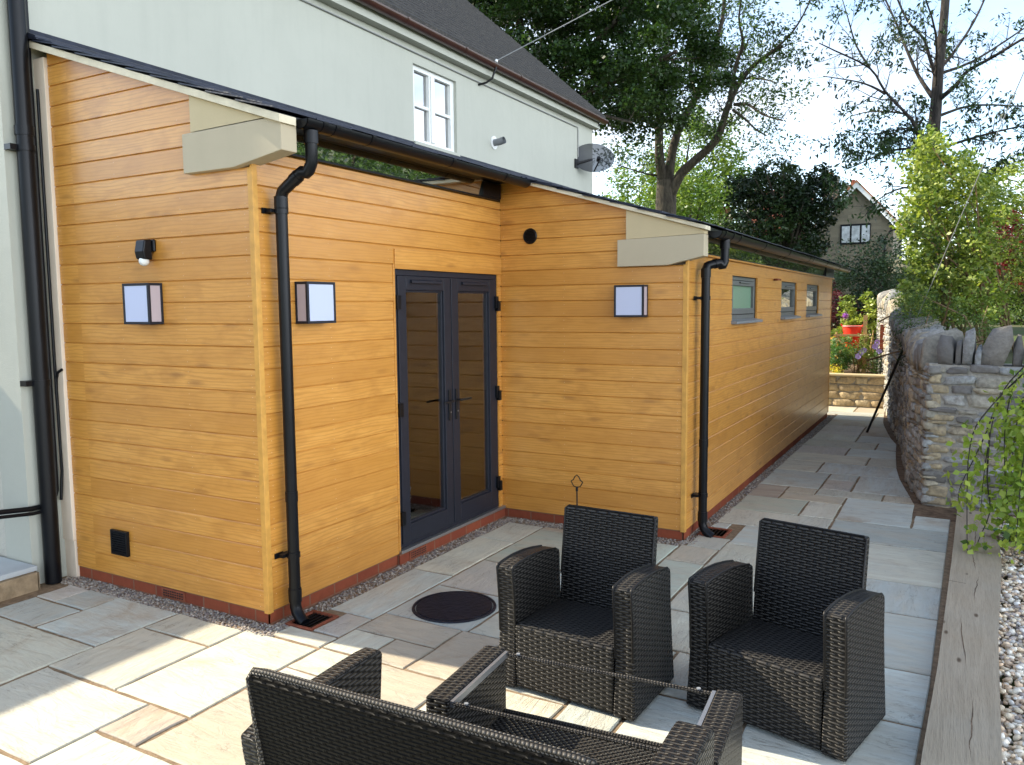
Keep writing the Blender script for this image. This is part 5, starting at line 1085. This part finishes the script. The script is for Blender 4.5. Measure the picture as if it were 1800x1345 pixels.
Pc = np.stack([rng.uniform(x0, x1, 1500), rng.uniform(14.6, 19.4, 1500), rng.uniform(z0, z1, 1500)], 1); Pc = in_crown(Pc, outl, 17); Pc = Pc[:760]
gap = np.sin(Pc[:, 0] * 2.1 + 1) + np.sin(Pc[:, 2] * 2.7) + np.sin(Pc[:, 1] * 1.9 + Pc[:, 0]); low = Pc[:, 2] < px(900, 200, 17)[2]; keep = (gap > -1.0) | low
Pc = Pc[keep]; P = clumps(Pc, rng.uniform(.3, .62, len(Pc)), 125, .62)
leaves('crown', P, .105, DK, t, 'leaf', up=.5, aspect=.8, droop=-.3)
# bright tree far behind
def bushtree(name, loc, label, blobs, nclump, per, size, pal, trunk=None, mat='leaf', rad=(.3, .6), **k):
    t = tree(name, loc, label, k.pop('cat', 'tree'), k.pop('group', None)); C_ = []
    for c, r, w_ in blobs: C_.append(ellipsoid(c, r, int(nclump * w_), .3, k.get('zmin')))
    k.pop('zmin', None); C_ = np.concatenate(C_); P = clumps(C_, rng.uniform(rad[0], rad[1], len(C_)), per, .75); b = MB(); R = random.Random(int(abs(loc[0] * 100)) + 3)
    x, y, z = loc; top = max(c[2] for c, r, w_ in blobs); tr0 = trunk or .12
    b.tube([(x, y, z - .1), (x + .05, y, z + (top - z) * .4), (x, y, top)], [tr0, tr0 * .8, tr0 * .4], 8)
    for q in C_[:: max(1, len(C_) // 26)]: b.tube([(x, y, z + (q[2] - z) * .35), tuple((np.array((x, y, z + (q[2] - z) * .6)) + q) / 2), tuple(q)], [tr0 * .45, tr0 * .3, tr0 * .08], 5, cap=False)
    b.build('trunk' if 'tree' in name else 'stem', 'bark', t, smooth=60); leaves('crown' if 'tree' in name else 'foliage', P, size, pal, t, mat, **k); return t
bushtree('lime_tree', (-9.6, 38, 0), 'sunlit pale green tree seen behind the forked ash trunk', [((-11.5, 38, 6.0), (2.6, 2.2, 3.8), .4), ((-8.7, 38, 7.2), (3.0, 2.2, 4.6), .6), ((-12.5, 38, 4), (2, 2, 3), .15)], 420, 70, .20, YG, .25, rad=(.45, .9), up=.4)
bushtree('lime_tree', (-7.0, 31, 0), 'sunlit pale green tree right of the forked ash trunk, beside the red tiled cottage', [((-7.2, 31, 4.6), (2.3, 2, 3.2), 1)], 210, 70, .17, YG, .2, rad=(.4, .7))
bushtree('hawthorn_tree', (5.5, 27, 0), 'leafy hedgerow tree hidden behind the sunlit shrubs on the right', [((4.4, 27, 3.2), (1.8, 1.2, 2.3), 1), ((7.5, 27, 3.2), (2.2, 1.2, 2.6), 1)], 150, 50, .16, MD + YG[:1], .15, rad=(.4, .7))
bushtree('holly_bush', (-3.9, 13.2, 0), 'dark glossy bush under the satellite dish', [((-4.1, 13.2, 3.2), (.85, .8, 1.4), 1)], 80, 60, .07, DK, .08, 'leafdark', rad=(.15, .3), cat='bush')
# dark tree in front of the stone cottage
outl2 = [(1292, 430), (1288, 385), (1300, 350), (1298, 318), (1318, 300), (1335, 312), (1352, 288), (1380, 282), (1402, 300), (1425, 310), (1452, 296), (1470, 318), (1480, 330), (1466, 352), (1472, 362), (1458, 378), (1462, 395), (1450, 410), (1445, 455), (1430, 470), (1340, 470)]
x0, _, z0 = px(1280, 470, 20); x1, _, z1 = px(1500, 280, 20)
Pc = np.stack([rng.uniform(x0, x1, 1200), rng.uniform(18.8, 21.2, 1200), rng.uniform(z0 - .5, z1, 1200)], 1); Pc = np.concatenate([in_crown(Pc, outl2, 20), Pc[Pc[:, 2] < z0 + .1]])[:540]
t = tree('beech_tree', (-.9, 20, 0), 'dense dark green tree hiding the left half of the stone cottage'); b = MB(); b.tube([(-.9, 20, -.1), (-.85, 20, 2.5), (-.8, 20, 5)], [.16, .12, .04], 8)
for q in Pc[::18]: b.tube([(-.88, 20, 1 + q[2] * .3), tuple((np.array((-.88, 20, q[2] * .8)) + q) / 2), tuple(q + (0, 0, .25))], [.05, .035, .01], 5, cap=False)
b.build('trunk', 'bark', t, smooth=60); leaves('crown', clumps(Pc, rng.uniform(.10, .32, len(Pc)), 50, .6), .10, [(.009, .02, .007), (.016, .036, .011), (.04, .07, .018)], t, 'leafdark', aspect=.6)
# tall bare-branched tree on the right
t = tree('walnut_tree', (2.8, 20, 0), 'tall sparse tree with bare spreading branches against the sky on the right'); T_ = Tree(21); Y = 20
T_.limb([(2.75, 20, -.1), (2.75, 20, 2.2), px(1641, 420, Y), px(1640, 300, Y), px(1640, 245, Y), px(1645, 190, Y), px(1650, 120, Y), px(1657, 60, Y), px(1665, -40, Y)], .24, .09, 10)
for L_, r0, r1, d0, d1 in [([(1640, 330), (1630, 285), (1619, 254), (1607, 219), (1592, 199), (1556, 161), (1529, 120), (1467, 89), (1440, 76)], .10, .02, 0, -2), ([(1556, 165), (1532, 152), (1503, 143), (1447, 134)], .05, .015, -1.2, -2.2), ([(1639, 170), (1625, 150), (1610, 125), (1590, 78), (1574, 38), (1552, -10)], .085, .03, 0, 1.2),
 ([(1643, 130), (1632, 94), (1623, 67), (1596, 38), (1574, -10)], .07, .03, 0, -1), ([(1648, 178), (1683, 147), (1701, 125), (1746, 100), (1800, 67), (1850, 40)], .085, .03, 0, -1.5), ([(1650, 130), (1712, 107), (1800, 50)], .06, .025, 0, .8), ([(1652, 122), (1679, 89), (1712, 38), (1739, -20)], .07, .03, 0, 1.5),
 ([(1648, 205), (1712, 185), (1810, 188)], .06, .02, 0, 1), ([(1648, 262), (1723, 239), (1810, 218)], .06, .02, 0, -1.5), ([(1640, 275), (1600, 262), (1556, 268), (1507, 290), (1489, 297)], .06, .015, 0, -1), ([(1607, 219), (1594, 201), (1534, 196), (1494, 205)], .05, .015, -.4, .5), ([(1625, 240), (1600, 225), (1534, 236), (1489, 227)], .045, .012, -.2, -1.4),
 ([(1529, 120), (1505, 80), (1490, 30), (1478, -10)], .04, .015, -1.4, -1), ([(1646, 160), (1645, 60), (1620, -20)], .06, .02, 0, -2), ([(1642, 310), (1700, 300), (1790, 320)], .06, .02, 0, -.5), ([(1640, 340), (1590, 330), (1545, 350), (1520, 380)], .05, .012, 0, -1)]:
    p_, r_s = T_.limb(PL(L_, d0, d1), r0 * .72, r1 * .7, 6); T_.twigs(p_, r_s, 2, .36, 1.15, .12, .9, start=.18, droop=.12)
T_.b.build('trunk', 'barkgrey', t, smooth=60)
tp = np.array([np.array(p) for p, d in T_.tips]); keep = rng.random(len(tp)) < np.where(tp[:, 2] < 6.3, .12, .045)
P = np.repeat(tp[keep], 22, 0) + rng.normal(0, .10, (keep.sum() * 22, 3)); leaves('crown', P, .13, DK + MD[:1], t, 'leafdark', droop=-.9, aspect=.38)
# sunlit shrub on the bank
def shrub(name, loc, label, outline, Yp, dy, n, per, size, pal, rad, stems=9, mat='leaf', cat='shrub', group=None, stemr=.014, zb=None, **k):
    us = [q[0] for q in outline]; vs = [q[1] for q in outline]; x0 = min(px(u, v, Yp)[0] for u, v in outline); x1 = max(px(u, v, Yp)[0] for u, v in outline); z0 = min(px(u, v, Yp)[2] for u, v in outline); z1 = max(px(u, v, Yp)[2] for u, v in outline)
    A = np.stack([rng.uniform(x0, x1, n * 4), rng.uniform(Yp - dy, Yp + dy, n * 4), rng.uniform(z0, z1, n * 4)], 1); A = in_crown(A, outline, Yp)[:n]
    t = tree(name, loc, label, cat, group); b = MB(); R = random.Random(n)
    for i in range(stems):
        q = A[R.randrange(len(A))]; s0 = (loc[0] + R.uniform(-.5, .5), loc[1] + R.uniform(-.2, .2), loc[2] - .05); m_ = ((s0[0] * .6 + q[0] * .4) + R.uniform(-.1, .1), (s0[1] + q[1]) / 2, s0[2] + (q[2] - s0[2]) * .6)
        b.tube([s0, m_, tuple(q)], [stemr, stemr * .8, stemr * .3], 5, cap=False)
    b.build('stem', 'twig', t, smooth=60); leaves('foliage', clumps(A, rng.uniform(rad[0], rad[1], len(A)), per, .9), size, pal, t, mat, **k); return t
simple('twig', (.20, .13, .07), .8, .2, nscale=20, var=.3)
shrub('mock_orange', (3.7, 9.2, 1.15), 'tall sunlit yellow-green shrub behind the rubble wall on the right', [(1585, 560), (1600, 470), (1580, 400), (1600, 330), (1590, 290), (1625, 235), (1660, 262), (1700, 290), (1730, 300), (1760, 380), (1745, 470), (1760, 560)], 9.2, .8, 400, 40, .062, BR + YG[1:], (.08, .20), 26, stemr=.018, up=.2, aspect=.7)
shrub('mock_orange', (5.0, 9.8, 1.15), 'sunlit yellow-green shrub at the right edge behind the wall', [(1735, 330), (1770, 290), (1830, 280), (1850, 560), (1745, 560), (1765, 470), (1740, 400)], 9.8, .6, 150, 40, .050, BR + YG[1:], (.09, .22), 10)
shrub('red_acer', (4.9, 11.5, 1.15), 'dark red leaved shrub at the right edge between the green shrubs', [(1740, 400), (1775, 365), (1840, 370), (1850, 520), (1760, 500)], 11.5, .5, 90, 50, .06, [(.10, .012, .015), (.16, .02, .025), (.07, .01, .01)], (.12, .25), 5)
shrub('wall_plant', (3.3, 7.2, 1.3), 'low trailing green plant spilling over the wall coping', [(1560, 520), (1600, 505), (1660, 520), (1720, 525), (1800, 540), (1820, 585), (1700, 600), (1640, 590), (1590, 570)], 7.2, 1.0, 150, 34, .028, MD + YG[:2], (.07, .17), 8, cat='plant', up=.5, aspect=.35)
shrub('wall_plant', (2.6, 11.0, 1.6), 'leafy yellow-green plant on top of the curved end of the wall', [(1575, 530), (1590, 500), (1640, 495), (1640, 540), (1600, 545)], 11.0, .5, 50, 34, .035, YG + BR[:1], (.1, .2), 4, cat='plant')
shrub('ivy', (2.72, 9.0, 1.1), 'dark ivy patch hanging on the shaded path side of the wall', [(1575, 560), (1610, 570), (1625, 600), (1618, 640), (1590, 650), (1580, 610)], 8.2, .8, 40, 26, .03, DK, (.06, .14), 4, cat='plant')
bushtree('privet_bush', (1.6, 16.5, 0), 'large dark green bush beyond the end of the path', [((1.75, 16.6, 2.0), (1.15, .9, 1.35), 1), ((.6, 17, 1.7), (1.3, .9, 1.0), .5)], 210, 56, .075, [(.022, .045, .018), (.045, .08, .032), (.10, .15, .06)], .07, 'leafdark', rad=(.16, .34), cat='bush')
bushtree('red_maple_bush', (.5, 15.6, .3), 'deep purple-red bush beyond the corner of the extension', [((.75, 15.6, 1.6), (.75, .5, .85), 1)], 60, 50, .06, [(.06, .008, .012), (.09, .012, .02)], .04, rad=(.12, .25), cat='bush')
# laurel hedge outside the frame on the right, seen mirrored in the glass
t = tree('laurel_hedge', (8.0, 9, 1.1), 'tall laurel hedge on the bank beyond the right edge', 'hedge'); b = MB()
for y in (2, 6, 10, 14, 18): b.tube([(8, y, .5), (8, y, 4)], [.06, .02], 6)
b.build('stem', 'bark', t); leaves('foliage', np.stack([8 + rng.normal(0, .45, 36000), (hy := rng.uniform(4, 26, 36000)), .9 + rng.uniform(0, 1, 36000) * (.9 + .24 * hy)], 1), .12, MD + YG[:1], t)
# raised bed plants
def bedplant(name, x, y, zr, r, n, per, size, pal, label, cat='plant', **k):
    t = tree(name, (x, y, .52), label, cat); A = ellipsoid((x, y, .52 + zr), (r, r * .8, zr), n, .2, .5); b = MB()
    for q in A[::6]: b.tube([(x, y, .5), tuple((np.array((x, y, .5)) + q) / 2 + (0, 0, .05)), tuple(q)], [.008, .006, .002], 4, cap=False)
    b.build('stem', 'twig', t); leaves('foliage', clumps(A, rng.uniform(.05, .11, len(A)), per, .8), size, pal, t, **k); return t
bedplant('skimmia_bush', 1.70, 14.4, .78, .55, 95, 34, .085, BR, 'bright lime green leafy bush behind the red bucket', 'bush', up=.6)
bedplant('geranium', 1.55, 12.75, .36, .30, 62, 34, .045, [(.06, .15, .04), (.10, .20, .07), (.16, .24, .12)], 'bushy green plant in the raised bed below the red bucket')
bedplant('rose_bush', 1.82, 12.7, .42, .26, 52, 30, .036, YG + [(.30, .20, .14)], 'loose rose bush with reddish shoots in the middle of the raised bed')
bedplant('lavender', 2.16, 12.75, .22, .17, 26, 34, .045, [(.08, .20, .04), (.14, .28, .07)], 'fine bright green plant at the right end of the raised bed', up=0, aspect=.2, droop=.5)
bedplant('hardy_fern', 1.42, 13.4, .42, .28, 40, 30, .05, YG, 'green leafy plant left of the bench beside the extension corner')
bedplant('marigold', 1.50, 12.42, .09, .13, 16, 22, .03, [(.75, .55, .03), (.85, .65, .05), (.2, .3, .05)], 'low clump of yellow flowers at the front of the raised bed')
bedplant('lily_plant', 1.33, 13.0, .36, .10, 14, 20, .04, [(.8, .30, .10), (.85, .5, .12), (.2, .3, .05)], 'orange flowers peeking past the extension corner')
t = tree('clematis', (1.98, 12.8, .5), 'climbing plant on canes with lilac flowers in the raised bed', 'plant'); b = MB(); b.tube([(2.0, 12.8, .5), (2.08, 12.85, 1.35)], .008, 5); b.tube([(2.1, 12.8, .5), (2.08, 12.85, 1.35)], .008, 5); b.tube([(1.95, 12.9, .5), (2.08, 12.85, 1.35)], .008, 5); b.build('cane', 'bench', t)
fl = MB()
for q in [(1.90, 12.6, .94), (1.86, 12.6, .88), (1.95, 12.62, .99), (2.13, 12.7, 1.06), (2.2, 12.7, .98), (2.17, 12.7, 1.14)]:
    for k in range(6): a_ = k * PI / 3; fl.add([q, (q[0] + .05 * math.cos(a_), q[1] - .01, q[2] + .05 * math.sin(a_)), (q[0] + .055 * math.cos(a_ + .5), q[1] - .02, q[2] + .055 * math.sin(a_ + .5)), (q[0] + .05 * math.cos(a_ + 1), q[1] - .01, q[2] + .05 * math.sin(a_ + 1))], [(0, 1, 2, 3)])
fl.build('flower', 'lilac', t); leaves('foliage', np.array((2.06, 12.85, 1.0)) + rng.normal(0, 1, (420, 3)) * (.10, .08, .26), .04, MD + YG, t)
def allium(x, y, z, zb, lab, r=.05):
    t = tree('allium', (x, y, zb), lab, 'flower', 'purple allium flowers'); b = MB(); b.tube([(x, y, zb), (x, y, z)], .005, 5); b.build('stem', 'twig', t); b = MB(); b.add([tuple(v * r + np.array((x, y, z))) for v in IV], [tuple(f) for f in IF]); 
    b.build('flower', 'purple', t)
    leaves('petals', np.array((x, y, z)) + rng.normal(0, 1, (160, 3)) * r * .55, r * .5, [(.28, .08, .40), (.45, .18, .6)], t)
allium(1.47, 13.9, 1.60, .52, 'purple allium flower head beside the corner of the extension'); allium(4.45, 8.6, 2.02, 1.15, 'purple allium flower head over the rubble wall at the right', .055)
# bench and bucket
o = empty('garden_bench', (1.65, 13.3, .52), 0, 'pale wooden garden bench behind the raised bed plants', 'bench'); b = MB()
b.box(1.86, 1.93, 13.28, 13.35, .52, 1.62); b.build('post', 'bench', o); b = MB(); b.box(1.35, 1.97, 13.22, 13.28, 1.22, 1.26); b.build('armrest', 'bench', o); b = MB(); b.box(1.35, 1.95, 13.15, 13.6, .90, .94); b.build('seat', 'bench', o); b = MB(); b.box(1.37, 1.42, 13.25, 13.3, .52, 1.22); b.build('leg', 'bench', o)
b = MB(); n = 10; b.tube([(1.40 + .12 * (1 - math.cos(k / n * PI)) * .5, 13.24, 1.30 - .22 * math.sin(k / n * PI * .5)) for k in range(n + 1)], .02, 6); b.build('side_brace', 'bench', o)
o = empty('red_bucket', (1.64, 13.1, 1.0), 0, 'bright red flexible bucket standing on the garden bench', 'bucket'); b = MB(); n = 24; pr_ = [(.10, .94), (.155, 1.30), (.165, 1.42), (.158, 1.42), (.145, 1.30), (.09, .96)]
b.add([(1.66 + r * 1.08 * math.cos(2 * PI * k / n), 13.42 + r * .8 * math.sin(2 * PI * k / n), z) for r, z in pr_ for k in range(n)], [(i * n + k, i * n + (k + 1) % n, (i + 1) * n + (k + 1) % n, (i + 1) * n + k) for i in range(5) for k in range(n)] + [tuple(5 * n + k for k in range(n)), tuple(range(n))[::-1]]); b.build('body', 'redplastic', o, smooth=40)
b = MB(); 
for sx in (-1, 1): b.tube([(1.66 + sx * .175, 13.36, 1.40), (1.66 + sx * .20, 13.36, 1.45), (1.66 + sx * .20, 13.46, 1.45), (1.66 + sx * .175, 13.46, 1.40)], .01, 6)
b.build('handle', 'redplastic', o, smooth=60)
b = MB(); b.tube([(1.66 + .17 * 1.08 * math.cos(2 * PI * k / 24), 13.42 + .17 * .8 * math.sin(2 * PI * k / 24), 1.41) for k in range(25)], .012, 6); b.build('rim', 'pinkrim', o, smooth=60)
# hosta
t = tree('hosta', (3.95, 3.75, 0), 'broad green hosta leaves edged in white on the pale gravel', 'plant'); m_h = N('hostaleaf'); uvn = m_h.n('UVMap', uv_map='UVMap').outputs[0]; X = m_h.sep(uvn); m_h.base(m_h.mix(m_h.ramp(m_h.math('ABSOLUTE', X[0]), [(.84, 0), (.88, 1)]), (.035, .12, .04), (.55, .6, .4)), .4, .4); M['hostaleaf'] = m_h.m
def broadleaf(b, base, ang, ln, wd, lift, uvs, curl=.5):
    n = 10; m = 5; d = Vector((math.cos(ang), math.sin(ang), 0)); s_ = Vector((-d.y, d.x, 0)); vs = []
    for i in range(n + 1):
        t_ = i / n; wv = wd * math.sin(PI * min(1, t_ ** .75)) ** .8 if 0 < t_ < 1 else .002
        c = Vector(base) + d * ln * t_ * math.cos(lift * (1 - t_)) + Vector((0, 0, ln * (math.sin(lift) * t_ - curl * t_ * t_)))
        for k in range(m): q = (k / (m - 1)) * 2 - 1; vs.append(tuple(c + s_ * wv * q + Vector((0, 0, wv * .35 * q * q + .003 * math.sin(t_ * 30))))); uvs.append((q, t_))
    b.add(vs, [(i * m + k, i * m + k + 1, (i + 1) * m + k + 1, (i + 1) * m + k) for i in range(n) for k in range(m - 1)])
b = MB(); uvs = []; R = random.Random(6)
for i in range(17): broadleaf(b, (3.97 + R.uniform(-.05, .05), 3.78 + R.uniform(-.05, .05), .02), i * 2.4 + R.uniform(-.3, .3), R.uniform(.20, .30), R.uniform(.045, .075), R.uniform(.5, 1.25), uvs, R.uniform(.25, .6))
ho = b.build('leaf', 'hostaleaf', t, smooth=179); l = ho.data.uv_layers.new(name='UVMap')
for p in ho.data.polygons:
    for li in p.loop_indices: l.data[li].uv = uvs[ho.data.loops[li].vertex_index]
# weeping birch branches at the right
t = tree('weeping_birch', (4.9, 3.4, 0), 'weeping young tree with bright green hanging twigs at the right edge'); T_ = Tree(31)
T_.limb([(4.9, 3.4, -.05), (4.85, 3.4, 1.0), (4.7, 3.35, 1.9), (4.45, 3.3, 2.0)], .03, .012, 8)
LP = []; hang = []
R = random.Random(15)
def hangpath(u0, v0, L_, Y0): return [px(u, v, Y0 + R.uniform(-.04, .04)) for u, v in [(u0, v0)] + L_]
for Y0, L_ in [(3.3, [(1850, 600), (1800, 645), (1765, 685), (1745, 740), (1730, 830), (1724, 900)]), (3.25, [(1850, 610), (1790, 665), (1755, 700), (1715, 750), (1703, 800), (1700, 850), (1700, 960), (1702, 1010), (1700, 1045)]), (3.3, [(1850, 590), (1805, 640), (1775, 700), (1765, 790), (1772, 900)]), (3.45, [(1860, 620), (1800, 700), (1782, 780), (1775, 860), (1760, 930)]), (3.2, [(1880, 640), (1830, 700), (1800, 800), (1790, 900), (1785, 960)]), (3.4, [(1870, 660), (1815, 720), (1800, 790), (1795, 860)]), (3.3, [(1740, 760), (1735, 840), (1740, 900), (1720, 950), (1712, 985)]), (3.5, [(1760, 690), (1725, 780), (1690, 850), (1684, 880)])]:
    pts = [px(u, v, Y0) for u, v in L_]; pp, rr = T_.limb(pts, .007, .002, 5); LP.append(pp)
T_.limb([(4.45, 3.3, 2.0), px(1900, 560, 3.3), px(1850, 600, 3.3)], .014, .008, 6)
T_.b.build('trunk', 'barkgrey', t, smooth=60)
A = []
for i, pp in enumerate(LP):
    n = len(pp)
    for k in range(int(n * .38), n): 
        dens = 14 if i in (2, 3, 4, 5) else 8
        A.append(np.array(pp[k])[None] + rng.normal(0, 1, (dens, 3)) * (.045 + (.03 if i in (3, 4, 5) else 0)))
A = np.concatenate(A); A2 = np.stack([rng.normal(3.93, .09, 700), rng.normal(3.35, .12, 700), rng.uniform(.15, 1.15, 700)], 1); A = np.concatenate([A, A2]); leaves('leaf', A, .056, [(.15, .23, .03), (.22, .31, .04), (.34, .40, .07), (.08, .14, .03)], t, droop=-.9, aspect=.75, up=.1)

# ============================================================ neighbouring cottages
def cottage():
    Yh = 42; o = empty('stone_cottage', (-1.4, Yh, 0), 0, 'stone gabled cottage with white bargeboards and a black framed window', 'house')
    ap = (-1.41, 7.75); er = (.42, 5.85); el = (-3.9, 5.2)
    b = MB(); b.prism([(-3.6, 0), (.35, 0), (.35, 5.75), (-1.41, 7.75), (-3.6, 5.4)], 1, Yh, Yh + 7); b.build('wall', 'farstone', o)
    b = MB(); b.prism([(-1.41, 7.72), (.62, 5.50), (.62, 5.80), (-1.41, 8.02), (-3.9, 5.35), (-3.9, 5.05)], 1, Yh - .35, Yh - .28); b.build('bargeboard', 'whitepaint', o)
    b = MB(); b.prism([(-1.41, 8.02), (.70, 5.72), (.70, 5.80), (-1.41, 8.12), (-4.0, 5.30), (-4.0, 5.2)], 1, Yh - .4, Yh + 7.3); b.build('roof', 'orangetile', o)
    b = MB(); b.box(-2.15, -.70, Yh - .06, Yh + .04, 4.88, 5.92); w_ = b.build('window', 'plastic', o)
    g = MB(); 
    for k in range(3): g.box(-2.07 + k * .475, -1.69 + k * .475, Yh - .08, Yh - .062, 4.98, 5.82)
    g.build('pane', 'greycurtain', w_)
    b = MB(); b.tube([(.60, Yh - .3, 5.6), (.2, Yh - .25, 5.45), (.0, Yh - .2, 5.1), (-.02, Yh - .2, 0)], .06, 8); b.build('downpipe', 'plastic', o)
    b = MB(); b.box(.3, 2.4, Yh - 1.5, Yh + 3, 0, 3.3); b.build('wing', 'farstone', o); b = MB(); b.prism([(.1, 3.3), (2.6, 3.3), (2.4, 3.75), (.3, 4.0)], 1, Yh - 1.8, Yh + 3.2); b.build('wing_roof', 'caststone2', o)
    for (x0, x1, yb, zt) in ((-2.45, -1.75, 4, 8.35), (-3.5, -2.75, 3, 8.75)):
        b = MB(); b.box(x0, x1, Yh + yb, Yh + yb + .7, 5, zt); b.box(x0 - .06, x1 + .06, Yh + yb - .06, Yh + yb + .76, zt, zt + .12); ch = b.build('chimney', 'farstone', o); q = MB(); q.tube([((x0 + x1) / 2, Yh + yb + .35, zt + .1), ((x0 + x1) / 2, Yh + yb + .35, zt + .42)], [.14, .11], 10); q.build('chimney_pot', 'terracotta', ch)
    b = MB(); xa, ya = -3.25, Yh + 3.3; b.tube([(xa, ya, 8.6), (xa, ya, 10.9)], .025, 6); b.tube([(xa - .75, ya, 9.35), (xa + .65, ya, 9.45)], .018, 5)
    for k in range(7): b.tube([(xa - .7 + k * .2, ya - .25, 9.36 + k * .014), (xa - .7 + k * .2, ya + .25, 9.36 + k * .014)], .01, 4)
    b.tube([(xa - .02, ya - .3, 10.6), (xa - .02, ya + .3, 10.6)], .014, 5)
    for k in range(5): b.tube([(xa - .28, ya - .2 + k * .1, 10.25 + k * .13), (xa + .28, ya - .2 + k * .1, 10.25 + k * .13)], .008, 4)
    b.build('aerial', 'wire', o)
    o = empty('tiled_cottage', (-6.6, 40, 0), 0, 'cottage with red tiled roof and white gable boards left of the dark tree', 'house')
    b = MB(); b.box(-7.6, -3.7, 40.4, 46, 0, 4.9); b.build('wall', 'farstone', o)
    b = MB(); b.add([(-7.2, 39.9, 4.9), (-3.6, 39.9, 4.9), (-3.6, 43, 8.1), (-6.9, 43, 8.1), (-7.2, 39.9, 4.8), (-3.6, 39.9, 4.8), (-3.6, 43, 8.0), (-6.9, 43, 8.0)], [(0, 1, 2, 3), (7, 6, 5, 4), (0, 4, 5, 1), (1, 5, 6, 2), (2, 6, 7, 3), (3, 7, 4, 0)]); b.build('roof', 'redtile', o)
    b = MB(); b.tube([(-7.25, 39.8, 4.2), (-6.95, 41, 6.1), (-6.9, 42.9, 8.1)], .10, 4); b.build('bargeboard', 'whitepaint', o)
    b = MB(); b.prism([(-8.0, 3.5), (-7.6, 3.5), (-7.35, 6.9), (-7.7, 6.9)], 1, 39.0, 40.5); b.build('tile_hanging', 'redtile', o); b = MB(); b.tube([(-8.05, 38.9, 3.5), (-7.72, 38.9, 6.9)], .08, 4); b.build('bargeboard', 'whitepaint', o)
simple('greycurtain', (.42, .45, .46), .3, .5, nscale=6, var=.35)
cottage()
# distant tree line so that the ground does not run bare to the horizon
cs = []; 
for k in range(150): 
    a_ = rng.uniform(-.95, 1.05); rd = rng.uniform(62, 90); cs.append((3.4 + rd * math.sin(a_) * 1.0 - 12, -3 + rd * math.cos(a_), rng.uniform(.5, 4.2)))
cs = np.array(cs); tag(leaves('woodland', clumps(cs, rng.uniform(2.2, 3.6, len(cs)), 120, .8), .75, DK + MD, None), 'distant dark green woodland behind the cottages', 'woodland', kind='stuff')
